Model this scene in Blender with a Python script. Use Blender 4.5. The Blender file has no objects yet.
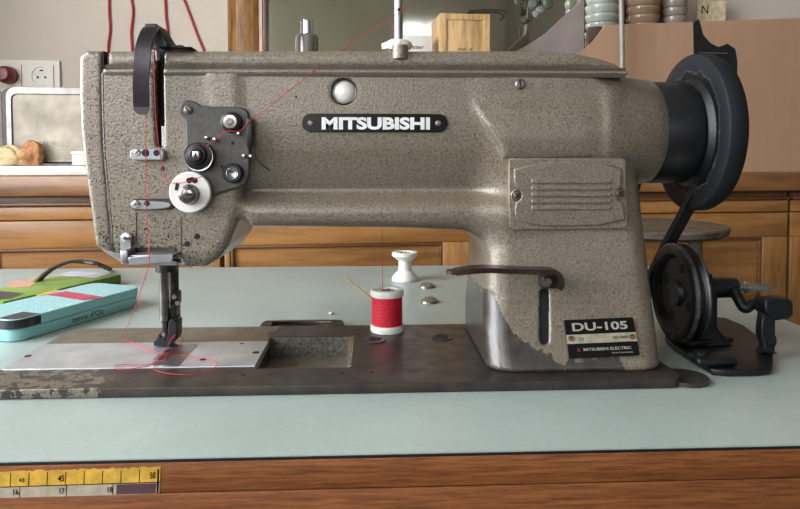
import bpy, bmesh, math, random
import numpy as np
from mathutils import Vector, Matrix, Euler
random.seed(7); np.random.seed(7)
R = math.radians
COL = bpy.context.scene.collection
# ---------------------------------------------------------------- camera model (used to read real positions off the photo)
F, TH, PI_, H = 651.0, R(2.65), R(2.6), .165
cF = np.array([math.sin(TH), math.cos(TH), 0]); cR = np.array([math.cos(TH), -math.sin(TH), 0]); cZ = np.array([0, 0, 1.])
EYE = np.array([0, 0, H])
def ray(px, py):
    return cR*((px-400)/F) + (math.cos(PI_)*cF-math.sin(PI_)*cZ) - (py-184)/F*(math.sin(PI_)*cF+math.cos(PI_)*cZ)
def at(px, py, Y):
    r = ray(px, py); return Vector(EYE + r*(Y/r[1]))
def atz(px, py, z):
    r = ray(px, py); return Vector(EYE + r*((z-H)/r[2]))
# rotated frame of the back wall and cabinet run
PHI = R(4.3); PB = Vector((0, 1.25, 0))
MB = Matrix.Translation(PB) @ Matrix.Rotation(PHI, 4, 'Z'); MBi = MB.inverted()
def atb(px, py, v):
    """point on the plane v metres behind the cabinet fronts, in the cabinet frame"""
    e = MBi @ Vector(EYE); r = MBi.to_3x3() @ Vector(ray(px, py))
    return e + r*((v-e.y)/r.y)
# ---------------------------------------------------------------- materials
def new_mat(name):
    m = bpy.data.materials.new(name); m.use_nodes = True
    return m, m.node_tree, m.node_tree.nodes['Principled BSDF']
def lin(c):
    return tuple(((v/255)/12.92 if v/255 <= .04045 else ((v/255+.055)/1.055)**2.4) for v in c) + (1,)
class G:
    def __init__(s, nt): s.nt = nt
    def n(s, t, **k):
        x = s.nt.nodes.new(t)
        for a, b in k.items():
            if a.startswith('i_'): x.inputs[int(a[2:]) if a[2:].isdigit() else a[2:].replace('_', ' ')].default_value = b
            else: setattr(x, a, b)
        return x
    def l(s, a, b): s.nt.links.new(a, b)
    def pos(s): return s.n('ShaderNodeNewGeometry').outputs['Position']
    def mapped(s, scale, rot=(0, 0, 0)):
        m = s.n('ShaderNodeMapping'); m.inputs['Scale'].default_value = scale; m.inputs['Rotation'].default_value = rot
        s.l(s.n('ShaderNodeTexCoord').outputs['Object'], m.inputs['Vector']); return m.outputs[0]
    def noise(s, scale, vec=None, detail=4, rough=.5, dist=0):
        x = s.n('ShaderNodeTexNoise'); x.inputs['Scale'].default_value = scale; x.inputs['Detail'].default_value = detail
        x.inputs['Roughness'].default_value = rough; x.inputs['Distortion'].default_value = dist
        s.l(vec if vec else s.n('ShaderNodeTexCoord').outputs['Object'], x.inputs['Vector']); return x.outputs['Fac']
    def ramp(s, fac, stops, interp='LINEAR'):
        x = s.n('ShaderNodeValToRGB'); x.color_ramp.interpolation = interp; e = x.color_ramp.elements
        while len(e) < len(stops): e.new(.5)
        for el, (p, c) in zip(e, stops):
            el.position = p; el.color = c if len(c) == 4 else lin(c)
        s.l(fac, x.inputs[0]); return x.outputs[0]
    def math(s, op, a, b=None, c=None, clamp=False):
        x = s.n('ShaderNodeMath', operation=op, use_clamp=clamp)
        for i, v in enumerate((a, b, c)):
            if v is None: continue
            if isinstance(v, (int, float)): x.inputs[i].default_value = v
            else: s.l(v, x.inputs[i])
        return x.outputs[0]
    def mix(s, f, a, b, mode='MIX'):
        x = s.n('ShaderNodeMix', data_type='RGBA', blend_type=mode)
        for sock, v in ((x.inputs[0], f), (x.inputs[6], a), (x.inputs[7], b)):
            if isinstance(v, (int, float)): sock.default_value = v
            elif isinstance(v, tuple): sock.default_value = v if len(v) == 4 else lin(v)
            else: s.l(v, sock)
        return x.outputs[2]
    def bump(s, h, strength, dist, bsdf):
        x = s.n('ShaderNodeBump'); x.inputs['Strength'].default_value = strength; x.inputs['Distance'].default_value = dist
        s.l(h, x.inputs['Height']); s.l(x.outputs[0], bsdf.inputs['Normal'])
def plain(name, col, rough=.5, metal=0, var=.12, scale=60, bump=0, spec=.5, coat=0, **kw):
    m, nt, b = new_mat(name); g = G(nt)
    f = g.noise(scale, detail=5)
    d = tuple(max(0, c*(1-var)) for c in col); u = tuple(min(255, c*(1+var)) for c in col)
    g.l(g.ramp(f, [(.3, d), (.7, u)]), b.inputs['Base Color'])
    b.inputs['Roughness'].default_value = rough; b.inputs['Metallic'].default_value = metal
    b.inputs['Specular IOR Level'].default_value = spec; b.inputs['Coat Weight'].default_value = coat
    for k, v in kw.items(): b.inputs[k.replace('_', ' ')].default_value = v
    if bump: g.bump(g.noise(scale*4, detail=3), 1, bump, b)
    return m
def wood(name, c1, c2, axis='X', scale=14, rough=.45, stretch=9, coat=.15, dark=None, var=1.):
    m, nt, b = new_mat(name); g = G(nt)
    s = {'X': (1/stretch, 1, 1), 'Y': (1, 1/stretch, 1), 'Z': (1, 1, 1/stretch)}[axis]
    v = g.mapped(s)
    n1 = g.noise(scale, v, 6, .6, 1.2); n2 = g.noise(scale*7, v, 4, .7)
    col = g.ramp(n1, [(.3, c2), (.7, c1)])
    col = g.mix(g.ramp(n2, [(.35, (1, 1, 1, 1)), (.6, (0, 0, 0, 1))]), col, tuple(int(x*.78) for x in c2))
    if dark:
        col = g.mix(g.ramp(g.noise(9, v, 5, .6), [(.5, (0, 0, 0, 1)), (.7, (1, 1, 1, 1))]), col, dark)
    g.l(col, b.inputs['Base Color']); b.inputs['Roughness'].default_value = rough; b.inputs['Coat Weight'].default_value = coat
    b.inputs['Coat Roughness'].default_value = .25
    g.bump(n2, .4, .0006, b); return m
def chips(g, cells, thresh, mask=None):
    """1 where a small chip sits"""
    v = g.n('ShaderNodeTexVoronoi'); v.inputs['Scale'].default_value = cells; v.inputs['Randomness'].default_value = 1
    w = g.n('ShaderNodeTexNoise'); w.inputs['Scale'].default_value = cells*1.5
    g.l(g.n('ShaderNodeTexCoord').outputs['Object'], w.inputs['Vector'])
    va = g.n('ShaderNodeVectorMath', operation='MULTIPLY_ADD'); g.l(w.outputs['Color'], va.inputs[0])
    va.inputs[1].default_value = (1/cells,)*3; g.l(g.n('ShaderNodeTexCoord').outputs['Object'], va.inputs[2])
    g.l(va.outputs[0], v.inputs['Vector'])
    sep = g.n('ShaderNodeSeparateColor'); g.l(v.outputs['Color'], sep.inputs[0])
    r = g.math('MULTIPLY', sep.outputs[0], sep.outputs[0]); r = g.math('MULTIPLY', r, thresh)
    if mask is not None: r = g.math('MULTIPLY', r, mask)
    return g.math('GREATER_THAN', r, g.math('ADD', v.outputs['Distance'], .02))
def smooth(g, x, a, b):
    m = g.n('ShaderNodeMapRange', interpolation_type='SMOOTHSTEP'); g.l(x, m.inputs[0])
    m.inputs[1].default_value = a; m.inputs[2].default_value = b; return m.outputs[0]
def hammered(name, worn=False, chip=True):
    m, nt, b = new_mat(name); g = G(nt)
    fine = g.noise(640, detail=2, rough=.55); mid = g.noise(35, detail=4)
    col = g.ramp(fine, [(.32, (98, 89, 76)), (.45, (125, 115, 100)), (.68, (144, 133, 117))])  # same noise as the bump, so crevice shade is put into the colour
    col = g.mix(g.math('MULTIPLY', g.ramp(mid, [(.4, (0, 0, 0, 1)), (.75, (1, 1, 1, 1))]), .35), col, (120, 108, 93))
    sp = g.n('ShaderNodeSeparateXYZ'); g.l(g.pos(), sp.inputs[0]); X, Y, Z = sp.outputs
    if chip:
        mask = g.math('MAXIMUM', smooth(g, X, -.10, -.16), .12)
        low = g.math('MULTIPLY', smooth(g, Z, .125, .085), smooth(g, X, -.08, -.12))
        mask = g.math('ADD', mask, low)
        c = chips(g, 640, .5, mask)
        c = g.math('MAXIMUM', c, chips(g, 400, .14, mask))
        col = g.mix(c, col, (38, 33, 30))
        rust = g.math('MULTIPLY', chips(g, 130, .12), smooth(g, X, .0, .1)); col = g.mix(g.math('MULTIPLY', rust, .7), col, (84, 58, 40))
    rough = g.ramp(fine, [(.3, (.38,)*3+(1,)), (.7, (.5,)*3+(1,))])
    hgt = fine
    if worn:
        # height of the rubbed-off paint along the foot of the column, as a curve over X
        fc = g.n('ShaderNodeFloatCurve'); t = g.math('MULTIPLY', g.math('SUBTRACT', X, .07), 1/.15)
        g.l(t, fc.inputs['Value']); cv = fc.mapping.curves[0]
        pts = [(480, 312), (486, 300), (492, 296), (499, 296), (505, 318), (515, 334), (528, 343), (545, 352), (562, 364), (568, 356), (615, 356), (622, 369)]
        P = [at(a, b_, .468) for a, b_ in pts]
        P = [((q.x-.07)/.15, q.z/.1) for q in P]; P = [(0, P[0][1])] + P + [(1, .0)]
        while len(cv.points) < len(P): cv.points.new(.5, .5)
        for q, (a, b_) in zip(cv.points, P): q.location = (a, b_); q.handle_type = 'VECTOR'
        fc.mapping.update()
        hz = g.math('MULTIPLY', fc.outputs[0], .1)
        nz = g.math('MULTIPLY', g.math('SUBTRACT', g.noise(170, detail=5, rough=.75), .5), .026)
        w = g.math('GREATER_THAN', g.math('ADD', hz, nz), Z)
        w = g.math('MULTIPLY', w, g.math('LESS_THAN', Z, .062))
        w2 = g.math('MULTIPLY', g.math('LESS_THAN', g.math('ADD', X, nz), .083), g.math('LESS_THAN', Z, .05))
        w = g.math('MAXIMUM', w, w2)
        prim = g.ramp(g.noise(90, detail=5), [(.3, (52, 48, 46)), (.7, (78, 72, 68))])
        col = g.mix(w, col, prim)
        hgt = g.math('ADD', g.math('MULTIPLY', hgt, g.math('SUBTRACT', 1, g.math('MULTIPLY', w, .45))), g.math('MULTIPLY', w, -.35))
    g.l(col, b.inputs['Base Color']); g.l(rough, b.inputs['Roughness'])
    b.inputs['Metallic'].default_value = .25; b.inputs['Specular IOR Level'].default_value = .5
    b.inputs['Coat Weight'].default_value = .8; b.inputs['Coat Roughness'].default_value = .16
    x = g.n('ShaderNodeBump'); x.inputs['Strength'].default_value = .8; x.inputs['Distance'].default_value = .00045
    g.l(hgt, x.inputs['Height']); g.l(x.outputs[0], b.inputs['Normal']); g.l(x.outputs[0], b.inputs['Coat Normal'])
    return m
M = {}
M['paint'] = hammered('hammered_paint_body', worn=True)
M['paint_plain'] = hammered('hammered_paint', chip=False)
M['paint_head'] = hammered('hammered_paint_chipped')
M['steel'] = plain('bright_steel', (205, 205, 205), .25, 1, .06, 80)
M['chrome'] = plain('chrome', (225, 225, 228), .12, 1, .03)
M['satin'] = plain('satin_steel', (175, 175, 176), .38, 1, .12, 60)
M['slide'] = plain('slide_plate_steel', (215, 220, 228), .38, .85, .06, 45)
M['dark_steel'] = plain('dark_steel', (70, 66, 64), .35, .8, .25, 120)
M['black'] = plain('black_lacquer', (26, 27, 30), .38, 0, .25, 80)
M['black_iron'] = plain('black_iron', (17, 18, 22), .42, .2, .3, 60, bump=.0002)
M['graphite'] = plain('graphite_plate', (82, 80, 78), .5, .3, .1, 300, bump=.0001)
M['hole'] = plain('hole_black', (8, 8, 8), .7, 0, .1)
M['screw'] = plain('old_screw', (120, 112, 104), .35, .9, .3, 200)
M['rust_screw'] = plain('brassy_screw', (120, 92, 66), .35, .8, .3, 200)
M['worn_iron'] = plain('worn_iron', (98, 96, 96), .4, .8, .35, 90)
M['polished'] = plain('polished_pale_steel', (176, 180, 184), .28, .6, .05, 60)
M['barsteel'] = plain('bar_steel', (120, 114, 112), .25, .9, .2, 70)
M['recess'] = plain('recess_dark_wall', (84, 78, 70), .5, .1, .35, 400, bump=.0003)  # darker speckled tone for the back wall of the recess
M['tool'] = plain('dull_green_metal', (96, 104, 94), .6, 0, .15)
M['toolb'] = plain('dull_grey_metal', (140, 138, 130), .55, 0, .15)
M['post'] = plain('post_grey', (150, 148, 138), .5, .3, .05)
M['strap'] = plain('strap_leather', (74, 64, 56), .6)
M['lever'] = plain('brown_steel_lever', (66, 54, 50), .33, .7, .2, 70)
M['guard'] = plain('guard_steel', (66, 62, 66), .33, .75, .18, 50)
M['plate_black'] = plain('name_plate_black', (10, 10, 12), .28, .0, .1, spec=.35)
M['sight'] = plain('sight_lit_white', (236, 232, 222), .12, 0, .03, coat=1)  # pale base colour stands in for light caught in the glass
M['letters'] = plain('letter_silver', (232, 232, 232), .4, .1, .05)
M['letters_dull'] = plain('letter_dull', (165, 160, 150), .5, .0, .05)
M['plate_strip'] = plain('plate_strip', (168, 160, 142), .5, .3, .1, 200)
M['red_mark'] = plain('red_mark', (150, 30, 40), .5)
M['white_plastic'] = plain('white_plastic', (232, 230, 224), .35, 0, .03, Subsurface_Weight=.15, Subsurface_Scale=.004)
M['thread'] = plain('red_thread', (196, 22, 44), .6, 0, .1, 500)
M['black_rubber'] = plain('black_rubber', (22, 22, 25), .6, 0, .2, 200)
M['bamboo'] = plain('pale_wood_stick', (232, 212, 168), .6, 0, .1, 200)
M['dome'] = plain('dome_metal', (150, 142, 132), .3, .8, .3, 90)
M['tin'] = None
M['white'] = plain('white_paint', (228, 226, 222), .45, 0, .03)
M['outlet'] = plain('outlet_white', (222, 214, 202), .35, 0, .02)
M['redwire'] = plain('red_wire', (178, 22, 42), .4, 0, .08)
M['redplug'] = plain('dark_red_plug', (120, 30, 32), .3, 0, .2, 90)
M['pale_box'] = plain('white_card', (225, 218, 208), .6, 0, .03)
M['crate'] = wood('crate_wood', (222, 184, 134), (212, 170, 118), 'Z', 12, .55, coat=0)
M['cab'] = wood('honey_cabinet', (190, 140, 82), (170, 116, 62), 'X', 4, .42)
M['cabv'] = wood('honey_cabinet_upright', (194, 144, 86), (174, 120, 65), 'Z', 4, .42)
M['worktop'] = wood('worktop_wood', (176, 128, 80), (138, 92, 50), 'X', 3, .4)
M['cabdark'] = wood('brown_worktop', (140, 96, 58), (104, 66, 36), 'X', 4, .45)
M['board'] = plain('mauve_board', (146, 134, 130), .5, 0, .1, 12)
M['jar'] = plain('brown_jar', (128, 108, 96), .2, 0, .1, 12)
M['stool'] = wood('weathered_wood', (128, 114, 102), (100, 88, 78), 'X', 16, .6, coat=0)
M['edge'] = wood('orange_edge_wood', (168, 106, 62), (142, 84, 46), 'X', 90, .42, 16, .2, dark=(108, 64, 36))
M['gilt'] = wood('gilt_frame', (176, 128, 66), (140, 92, 42), 'Z', 20, .35, coat=.4)
M['giltdark'] = wood('dark_frame', (104, 68, 40), (70, 42, 24), 'Z', 20, .4, coat=.3)
def bed_mat():
    m, nt, b = new_mat('bed_steel'); g = G(nt)
    sp = g.n('ShaderNodeSeparateXYZ'); g.l(g.pos(), sp.inputs[0]); X, Y, Z = sp.outputs
    base = g.ramp(g.noise(40, detail=6, rough=.65), [(.3, (50, 45, 43)), (.7, (80, 72, 68))])
    nz = g.math('MULTIPLY', g.math('SUBTRACT', g.noise(28, detail=5, rough=.6), .5), .06)
    paint = g.ramp(g.noise(600, detail=2), [(.35, (98, 92, 80)), (.65, (136, 128, 113))])
    # grey paint still on the rear strip up to X=-.08
    back = g.math('MULTIPLY', g.math('LESS_THAN', g.math('ADD', X, nz), -.085), g.math('GREATER_THAN', Y, .547))
    # patches left on the front strip near the left end
    fl = g.math('MULTIPLY', g.math('LESS_THAN', g.math('ADD', X, g.math('MULTIPLY', nz, 2.)), -.185), g.math('GREATER_THAN', g.noise(150, detail=3), .47))
    fl = g.math('MULTIPLY', fl, g.math('LESS_THAN', Y, .49))
    f = g.math('MAXIMUM', back, fl); f = g.math('MAXIMUM', f, g.math('LESS_THAN', Z, .0005))
    col = g.mix(f, base, paint)
    g.l(col, b.inputs['Base Color']); b.inputs['Metallic'].default_value = .45
    g.l(g.ramp(g.noise(70, detail=5), [(.3, (.3,)*3+(1,)), (.7, (.46,)*3+(1,))]), b.inputs['Roughness'])
    g.bump(g.noise(320, detail=2), .35, .0003, b); return m
M['bed'] = bed_mat()
def laminate():
    m, nt, b = new_mat('green_laminate'); g = G(nt)
    n = g.noise(7, detail=6, rough=.6)
    col = g.ramp(n, [(.3, (152, 164, 160)), (.7, (168, 180, 175))])
    col = g.mix(g.math('MULTIPLY', g.ramp(g.noise(260, detail=2), [(.45, (0, 0, 0, 1)), (.6, (1, 1, 1, 1))]), .18), col, (140, 154, 147))
    c = chips(g, 22, .05); col = g.mix(c, col, (70, 66, 58))
    g.l(col, b.inputs['Base Color']); b.inputs['Roughness'].default_value = .33; b.inputs['Specular IOR Level'].default_value = .5
    g.bump(g.noise(500, detail=2), .25, .0002, b); return m
M['laminate'] = laminate()
def cardboard():
    m, nt, b = new_mat('cardboard'); g = G(nt)
    v = g.mapped((1, 1, .05)); n = g.noise(90, v, 3)
    col = g.ramp(n, [(.3, (178, 142, 115)), (.7, (183, 147, 121))])
    col = g.mix(g.math('MULTIPLY', g.noise(5, detail=4), .5), col, (168, 132, 106))
    g.l(col, b.inputs['Base Color']); b.inputs['Roughness'].default_value = .8; b.inputs['Specular IOR Level'].default_value = .2
    return m
M['card'] = cardboard()
def wallmat(name, c, var):
    m, nt, b = new_mat(name); g = G(nt)
    col = g.ramp(g.noise(2.2, detail=7, rough=.62), [(.3, tuple(int(x*(1-var)) for x in c)), (.7, c)])
    g.l(col, b.inputs['Base Color']); b.inputs['Roughness'].default_value = .8; g.bump(g.noise(40, detail=4), .3, .002, b); return m
M['wall'] = wallmat('beige_plaster', (216, 204, 190), .09)
M['wallgrey'] = wallmat('grey_green_plaster', (170, 168, 152), .1)
M['walldark'] = wallmat('dull_plaster', (110, 104, 94), .1)
M['ceil'] = wallmat('ceiling_white', (165, 160, 150), .05)
M['floor'] = wood('floor_boards', (120, 88, 60), (90, 62, 40), 'X', 6, .5)
M['toaster_side'] = plain('stained_brushed_panel', (150, 141, 127), .5, .35, .22, 18)
M['toaster_rim'] = plain('rim_steel', (140, 137, 133), .42, .85, .1)
M['bread'] = plain('bread_crumb', (222, 196, 150), .8, 0, .12, 60, bump=.002)
M['crust'] = plain('bread_crust', (178, 126, 84), .75, 0, .25, 60, bump=.002)
m, nt, b = new_mat('mirror_glass'); M['mirror'] = m; g = G(nt)
g.l(g.ramp(g.noise(6, detail=5), [(.3, (205, 203, 190)), (.7, (225, 222, 208))]), b.inputs['Base Color']); b.inputs['Metallic'].default_value = 1; b.inputs['Roughness'].default_value = .06
def glassm(name, c, rough=.1, tr=.9):
    m, nt, b = new_mat(name); g = G(nt)
    g.l(g.ramp(g.noise(20), [(.3, c), (.7, tuple(min(255, x+6) for x in c))]), b.inputs['Base Color'])
    b.inputs['Transmission Weight'].default_value = tr; b.inputs['Roughness'].default_value = rough; return m
M['glass'] = glassm('pressed_glass', (206, 214, 204), .1, .25); M['smoke'] = glassm('smoky_glass', (160, 150, 138), .15, .2)
M['amber'] = glassm('amber_glass', (166, 136, 108), .12, .2)
M['silver'] = plain('thermos_metal', (190, 190, 190), .2, 1, .05)
# ---------------------------------------------------------------- object helpers
def tag(o, label, cat=None, group=None):
    o['label'] = label
    if cat: o['category'] = cat
    if group: o['group'] = group
    return o
def thing(name, label, cat, loc=(0, 0, 0), group=None, rot=0):
    o = bpy.data.objects.new(name, None); COL.objects.link(o); o.location = loc; o.rotation_euler = (0, 0, rot); o.empty_display_size = .02
    return tag(o, label, cat, group)
def world_of(p):
    m = Matrix.Identity(4)
    ch = []
    while p: ch.append(p); p = p.parent
    for q in reversed(ch): m = m @ (Matrix.Translation(q.location) @ q.rotation_euler.to_matrix().to_4x4())
    return m
def link(name, me, mat, parent=None, label=None, smooth=True, frame=None):
    """mesh data is in world coordinates (or in `frame`); the origin is moved to its centre"""
    if frame is not None: me.transform(frame)
    inv = world_of(parent).inverted() if parent else Matrix.Identity(4)
    me.transform(inv)
    if len(me.vertices):
        co = np.empty(len(me.vertices)*3); me.vertices.foreach_get('co', co); co = co.reshape(-1, 3)
        c = Vector((co.min(0)+co.max(0))/2); me.transform(Matrix.Translation(-c))
    else: c = Vector((0, 0, 0))
    o = bpy.data.objects.new(name, me); COL.objects.link(o); o.location = c
    if parent: o.parent = parent
    mats = mat if isinstance(mat, list) else [mat]
    if not len(me.materials):
        for x in mats: me.materials.append(M[x] if isinstance(x, str) else x)
    me.update()
    if smooth:
        me.polygons.foreach_set('use_smooth', [True]*len(me.polygons))
        if smooth == 'auto': me.set_sharp_from_angle(angle=R(38))
    if label: o['label'] = label
    return o
def bm_mesh(bm):
    me = bpy.data.meshes.new('m'); bmesh.ops.recalc_face_normals(bm, faces=bm.faces); bm.to_mesh(me); bm.free(); return me
class S:
    """collects shapes into one mesh"""
    def __init__(s): s.bm = bmesh.new()
    def box(s, lo, hi, bev=0, rot=None, seg=2):
        lo, hi = Vector(lo), Vector(hi); c = (lo+hi)/2
        r = bmesh.ops.create_cube(s.bm, size=1); vs = r['verts']
        bmesh.ops.scale(s.bm, vec=hi-lo, verts=vs)
        if bev:
            e = list({e for v in vs for e in v.link_edges})
            x = bmesh.ops.bevel(s.bm, geom=e, offset=bev, segments=seg, affect='EDGES', profile=.5); vs = list({v for f in x['faces'] for v in f.verts} | {v for v in vs if v.is_valid})
        if rot is not None: bmesh.ops.rotate(s.bm, cent=(0, 0, 0), matrix=rot, verts=vs)
        bmesh.ops.translate(s.bm, vec=c, verts=vs); return s
    def cyl(s, a, b, r, r2=None, seg=32, cap=True):
        a, b = Vector(a), Vector(b); d = b-a
        x = bmesh.ops.create_cone(s.bm, cap_ends=cap, segments=seg, radius1=r, radius2=r if r2 is None else r2, depth=d.length)
        q = d.to_track_quat('Z', 'Y').to_matrix().to_4x4()
        bmesh.ops.transform(s.bm, matrix=Matrix.Translation((a+b)/2) @ q, verts=x['verts']); return s
    def lathe(s, prof, origin, axis, seg=48):
        """prof: list of (r, t); axis: unit vector along t"""
        o = Vector(origin); ax = Vector(axis).normalized(); q = ax.to_track_quat('Z', 'Y').to_matrix()
        rings = []
        for r, t in prof:
            if r < 1e-6: rings.append([s.bm.verts.new(o+ax*t)])
            else: rings.append([s.bm.verts.new(o+ax*t+q@Vector((r*math.cos(k*2*math.pi/seg), r*math.sin(k*2*math.pi/seg), 0))) for k in range(seg)])
        for A, B in zip(rings, rings[1:]):
            for k in range(seg):
                k2 = (k+1) % seg
                if len(A) == 1 and len(B) == 1: continue
                if len(A) == 1: s.bm.faces.new((A[0], B[k], B[k2]))
                elif len(B) == 1: s.bm.faces.new((A[k], A[k2], B[0]))
                else: s.bm.faces.new((A[k], A[k2], B[k2], B[k]))
        return s
    def tube(s, pts, r, seg=8, closed=False):
        pts = [Vector(p) for p in pts]; n = len(pts); rings = []
        rr = r if isinstance(r, (list, tuple)) else [r]*n
        up = Vector((.3, .2, .93))
        for i, p in enumerate(pts):
            d = (pts[min(i+1, n-1)]-pts[max(i-1, 0)]).normalized()
            u = d.cross(up); u = u.normalized() if u.length > 1e-4 else Vector((1, 0, 0)); w = d.cross(u).normalized()
            rings.append([s.bm.verts.new(p+(u*math.cos(k*2*math.pi/seg)+w*math.sin(k*2*math.pi/seg))*rr[i]) for k in range(seg)])
        for A, B in zip(rings, rings[1:]):
            for k in range(seg): s.bm.faces.new((A[k], A[(k+1) % seg], B[(k+1) % seg], B[k]))
        s.bm.faces.new(rings[0][::-1]); s.bm.faces.new(rings[-1]); return s
    def sweep(s, path, width, thick, wdir=(1, 0, 0)):
        """flat strip along path, width along wdir"""
        path = [Vector(p) for p in path]; w = Vector(wdir).normalized(); rings = []; n = len(path)
        for i, p in enumerate(path):
            ww = width[i] if isinstance(width, list) else width
            d = (path[min(i+1, n-1)]-path[max(i-1, 0)]).normalized(); u = d.cross(w).normalized()
            rings.append([s.bm.verts.new(p+w*a*ww/2+u*b_*thick/2) for a, b_ in ((-1, -1), (1, -1), (1, 1), (-1, 1))])
        for A, B in zip(rings, rings[1:]):
            for k in range(4): s.bm.faces.new((A[k], A[(k+1) % 4], B[(k+1) % 4], B[k]))
        s.bm.faces.new(rings[0][::-1]); s.bm.faces.new(rings[-1]); return s
    def done(s, name, mat, parent=None, label=None, smooth='auto', frame=None):
        return link(name, bm_mesh(s.bm), mat, parent, label, smooth, frame)
def curve_mesh(splines, depth, bev=0, res=8, fill='BOTH'):
    cu = bpy.data.curves.new('c', 'CURVE'); cu.dimensions = '2D'; cu.fill_mode = fill; cu.extrude = depth/2-bev; cu.bevel_depth = bev; cu.bevel_resolution = 2; cu.offset = -bev
    for pts in splines:
        sp = cu.splines.new('POLY'); sp.points.add(len(pts)-1)
        for q, (x, y) in zip(sp.points, pts): q.co = (x, y, 0, 1)
        sp.use_cyclic_u = True
    o = bpy.data.objects.new('tmp', cu); COL.objects.link(o)
    dg = bpy.context.evaluated_depsgraph_get(); me = bpy.data.meshes.new_from_object(o.evaluated_get(dg))
    bpy.data.objects.remove(o); bpy.data.curves.remove(cu); me.materials.clear(); return me
def circ(cx, cy, r, n=28): return [(cx+r*math.cos(a*2*math.pi/n), cy+r*math.sin(a*2*math.pi/n)) for a in range(n)]
def rrect(x0, y0, x1, y1, r, n=6):
    P = []
    for cx, cy, a0 in ((x1-r, y1-r, 0), (x0+r, y1-r, 90), (x0+r, y0+r, 180), (x1-r, y0+r, 270)):
        for k in range(n+1):
            a = R(a0+90*k/n); P.append((cx+r*math.cos(a), cy+r*math.sin(a)))
    return P
XZ = Matrix(((1, 0, 0, 0), (0, 0, -1, 0), (0, 1, 0, 0), (0, 0, 0, 1)))   # 2D (x,y) -> world (x, ., z), normal -y
def plate_xz(splines, y0, y1, bev=.0003):
    me = curve_mesh(splines, y1-y0, bev); me.transform(Matrix.Translation((0, (y0+y1)/2, 0)) @ XZ); return me
def plate_xy(splines, z0, z1, bev=.0003):
    me = curve_mesh(splines, z1-z0, bev); me.transform(Matrix.Translation((0, 0, (z0+z1)/2))); return me
def pxz(pts, Y):
    return [(lambda v: (v.x, v.z))(at(a, b_, Y)) for a, b_ in pts]
def pxy(pts, z):
    return [(lambda v: (v.x, v.y))(atz(a, b_, z)) for a, b_ in pts]
def chaikin(pts, n=2):
    for _ in range(n):
        q = []
        for i in range(len(pts)):
            a, b_ = pts[i], pts[(i+1) % len(pts)]
            q += [(a[0]*.75+b_[0]*.25, a[1]*.75+b_[1]*.25), (a[0]*.25+b_[0]*.75, a[1]*.25+b_[1]*.75)]
        pts = q
    return pts
def text_mesh(t, size_h, width, depth=.0004, bold=0, shear=0):
    """text whose capitals are size_h tall and whose total width is `width`, centred on 0,0"""
    cu = bpy.data.curves.new('t', 'FONT'); cu.body = t; cu.size = 1; cu.extrude = depth/2; cu.offset = bold; cu.shear = shear; cu.resolution_u = 4
    o = bpy.data.objects.new('tmp', cu); COL.objects.link(o)
    dg = bpy.context.evaluated_depsgraph_get(); me = bpy.data.meshes.new_from_object(o.evaluated_get(dg))
    bpy.data.objects.remove(o); bpy.data.curves.remove(cu); me.materials.clear()
    co = np.empty(len(me.vertices)*3); me.vertices.foreach_get('co', co); co = co.reshape(-1, 3)
    lo, hi = co.min(0), co.max(0); c = (lo+hi)/2
    me.transform(Matrix.Diagonal((width/(hi[0]-lo[0]), size_h/(hi[1]-lo[1]), 1, 1)) @ Matrix.Translation((-c[0], -c[1], 0)))
    return me
def text_xz(name, t, h, w, pos, mat, parent, bold=.0, label=None, tilt=0, shear=0):
    me = text_mesh(t, h, w, .0003, bold, shear)
    me.transform(Matrix.Translation(pos) @ Matrix.Rotation(tilt, 4, 'Y') @ XZ); return link(name, me, mat, parent, label, False)
def spline(pts, n=8):
    """Catmull-Rom through 3D points"""
    P = [Vector(p) for p in pts]; P = [P[0]*2-P[1]]+P+[P[-1]*2-P[-2]]; out = []
    for i in range(1, len(P)-2):
        for k in range(n):
            t = k/n; a, b_, c, d = P[i-1:i+3]
            out.append(.5*((2*b_)+(c-a)*t+(2*a-5*b_+4*c-d)*t*t+(3*b_-a-3*c+d)*t**3))
    return out+[P[-2]]
# ---------------------------------------------------------------- implicit casting -> mesh (surface nets)
def sd_poly(X, Z, poly):
    d = np.full(X.shape, 1e9); ins = np.zeros(X.shape, bool); n = len(poly)
    for i in range(n):
        ax, az = poly[i]; bx, bz = poly[(i+1) % n]; ex, ez = bx-ax, bz-az; wx, wz = X-ax, Z-az
        t = np.clip((wx*ex+wz*ez)/(ex*ex+ez*ez+1e-12), 0, 1); d = np.minimum(d, (wx-ex*t)**2+(wz-ez*t)**2)
        c = ((az <= Z) & (bz > Z)) | ((bz <= Z) & (az > Z))
        if ez != 0: ins ^= c & (X < ax+(Z-az)*ex/ez)
    d = np.sqrt(d); return np.where(ins, -d, d)
def rnd(d2, dy, r):
    a, b_ = d2+r, dy+r; return np.minimum(np.maximum(a, b_), 0)+np.hypot(np.maximum(a, 0), np.maximum(b_, 0))-r
def smin(a, b_, k):
    h = np.clip(.5+.5*(b_-a)/k, 0, 1); return b_*(1-h)+a*h-k*h*(1-h)
def smax(a, b_, k): return -smin(-a, -b_, k)
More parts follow.
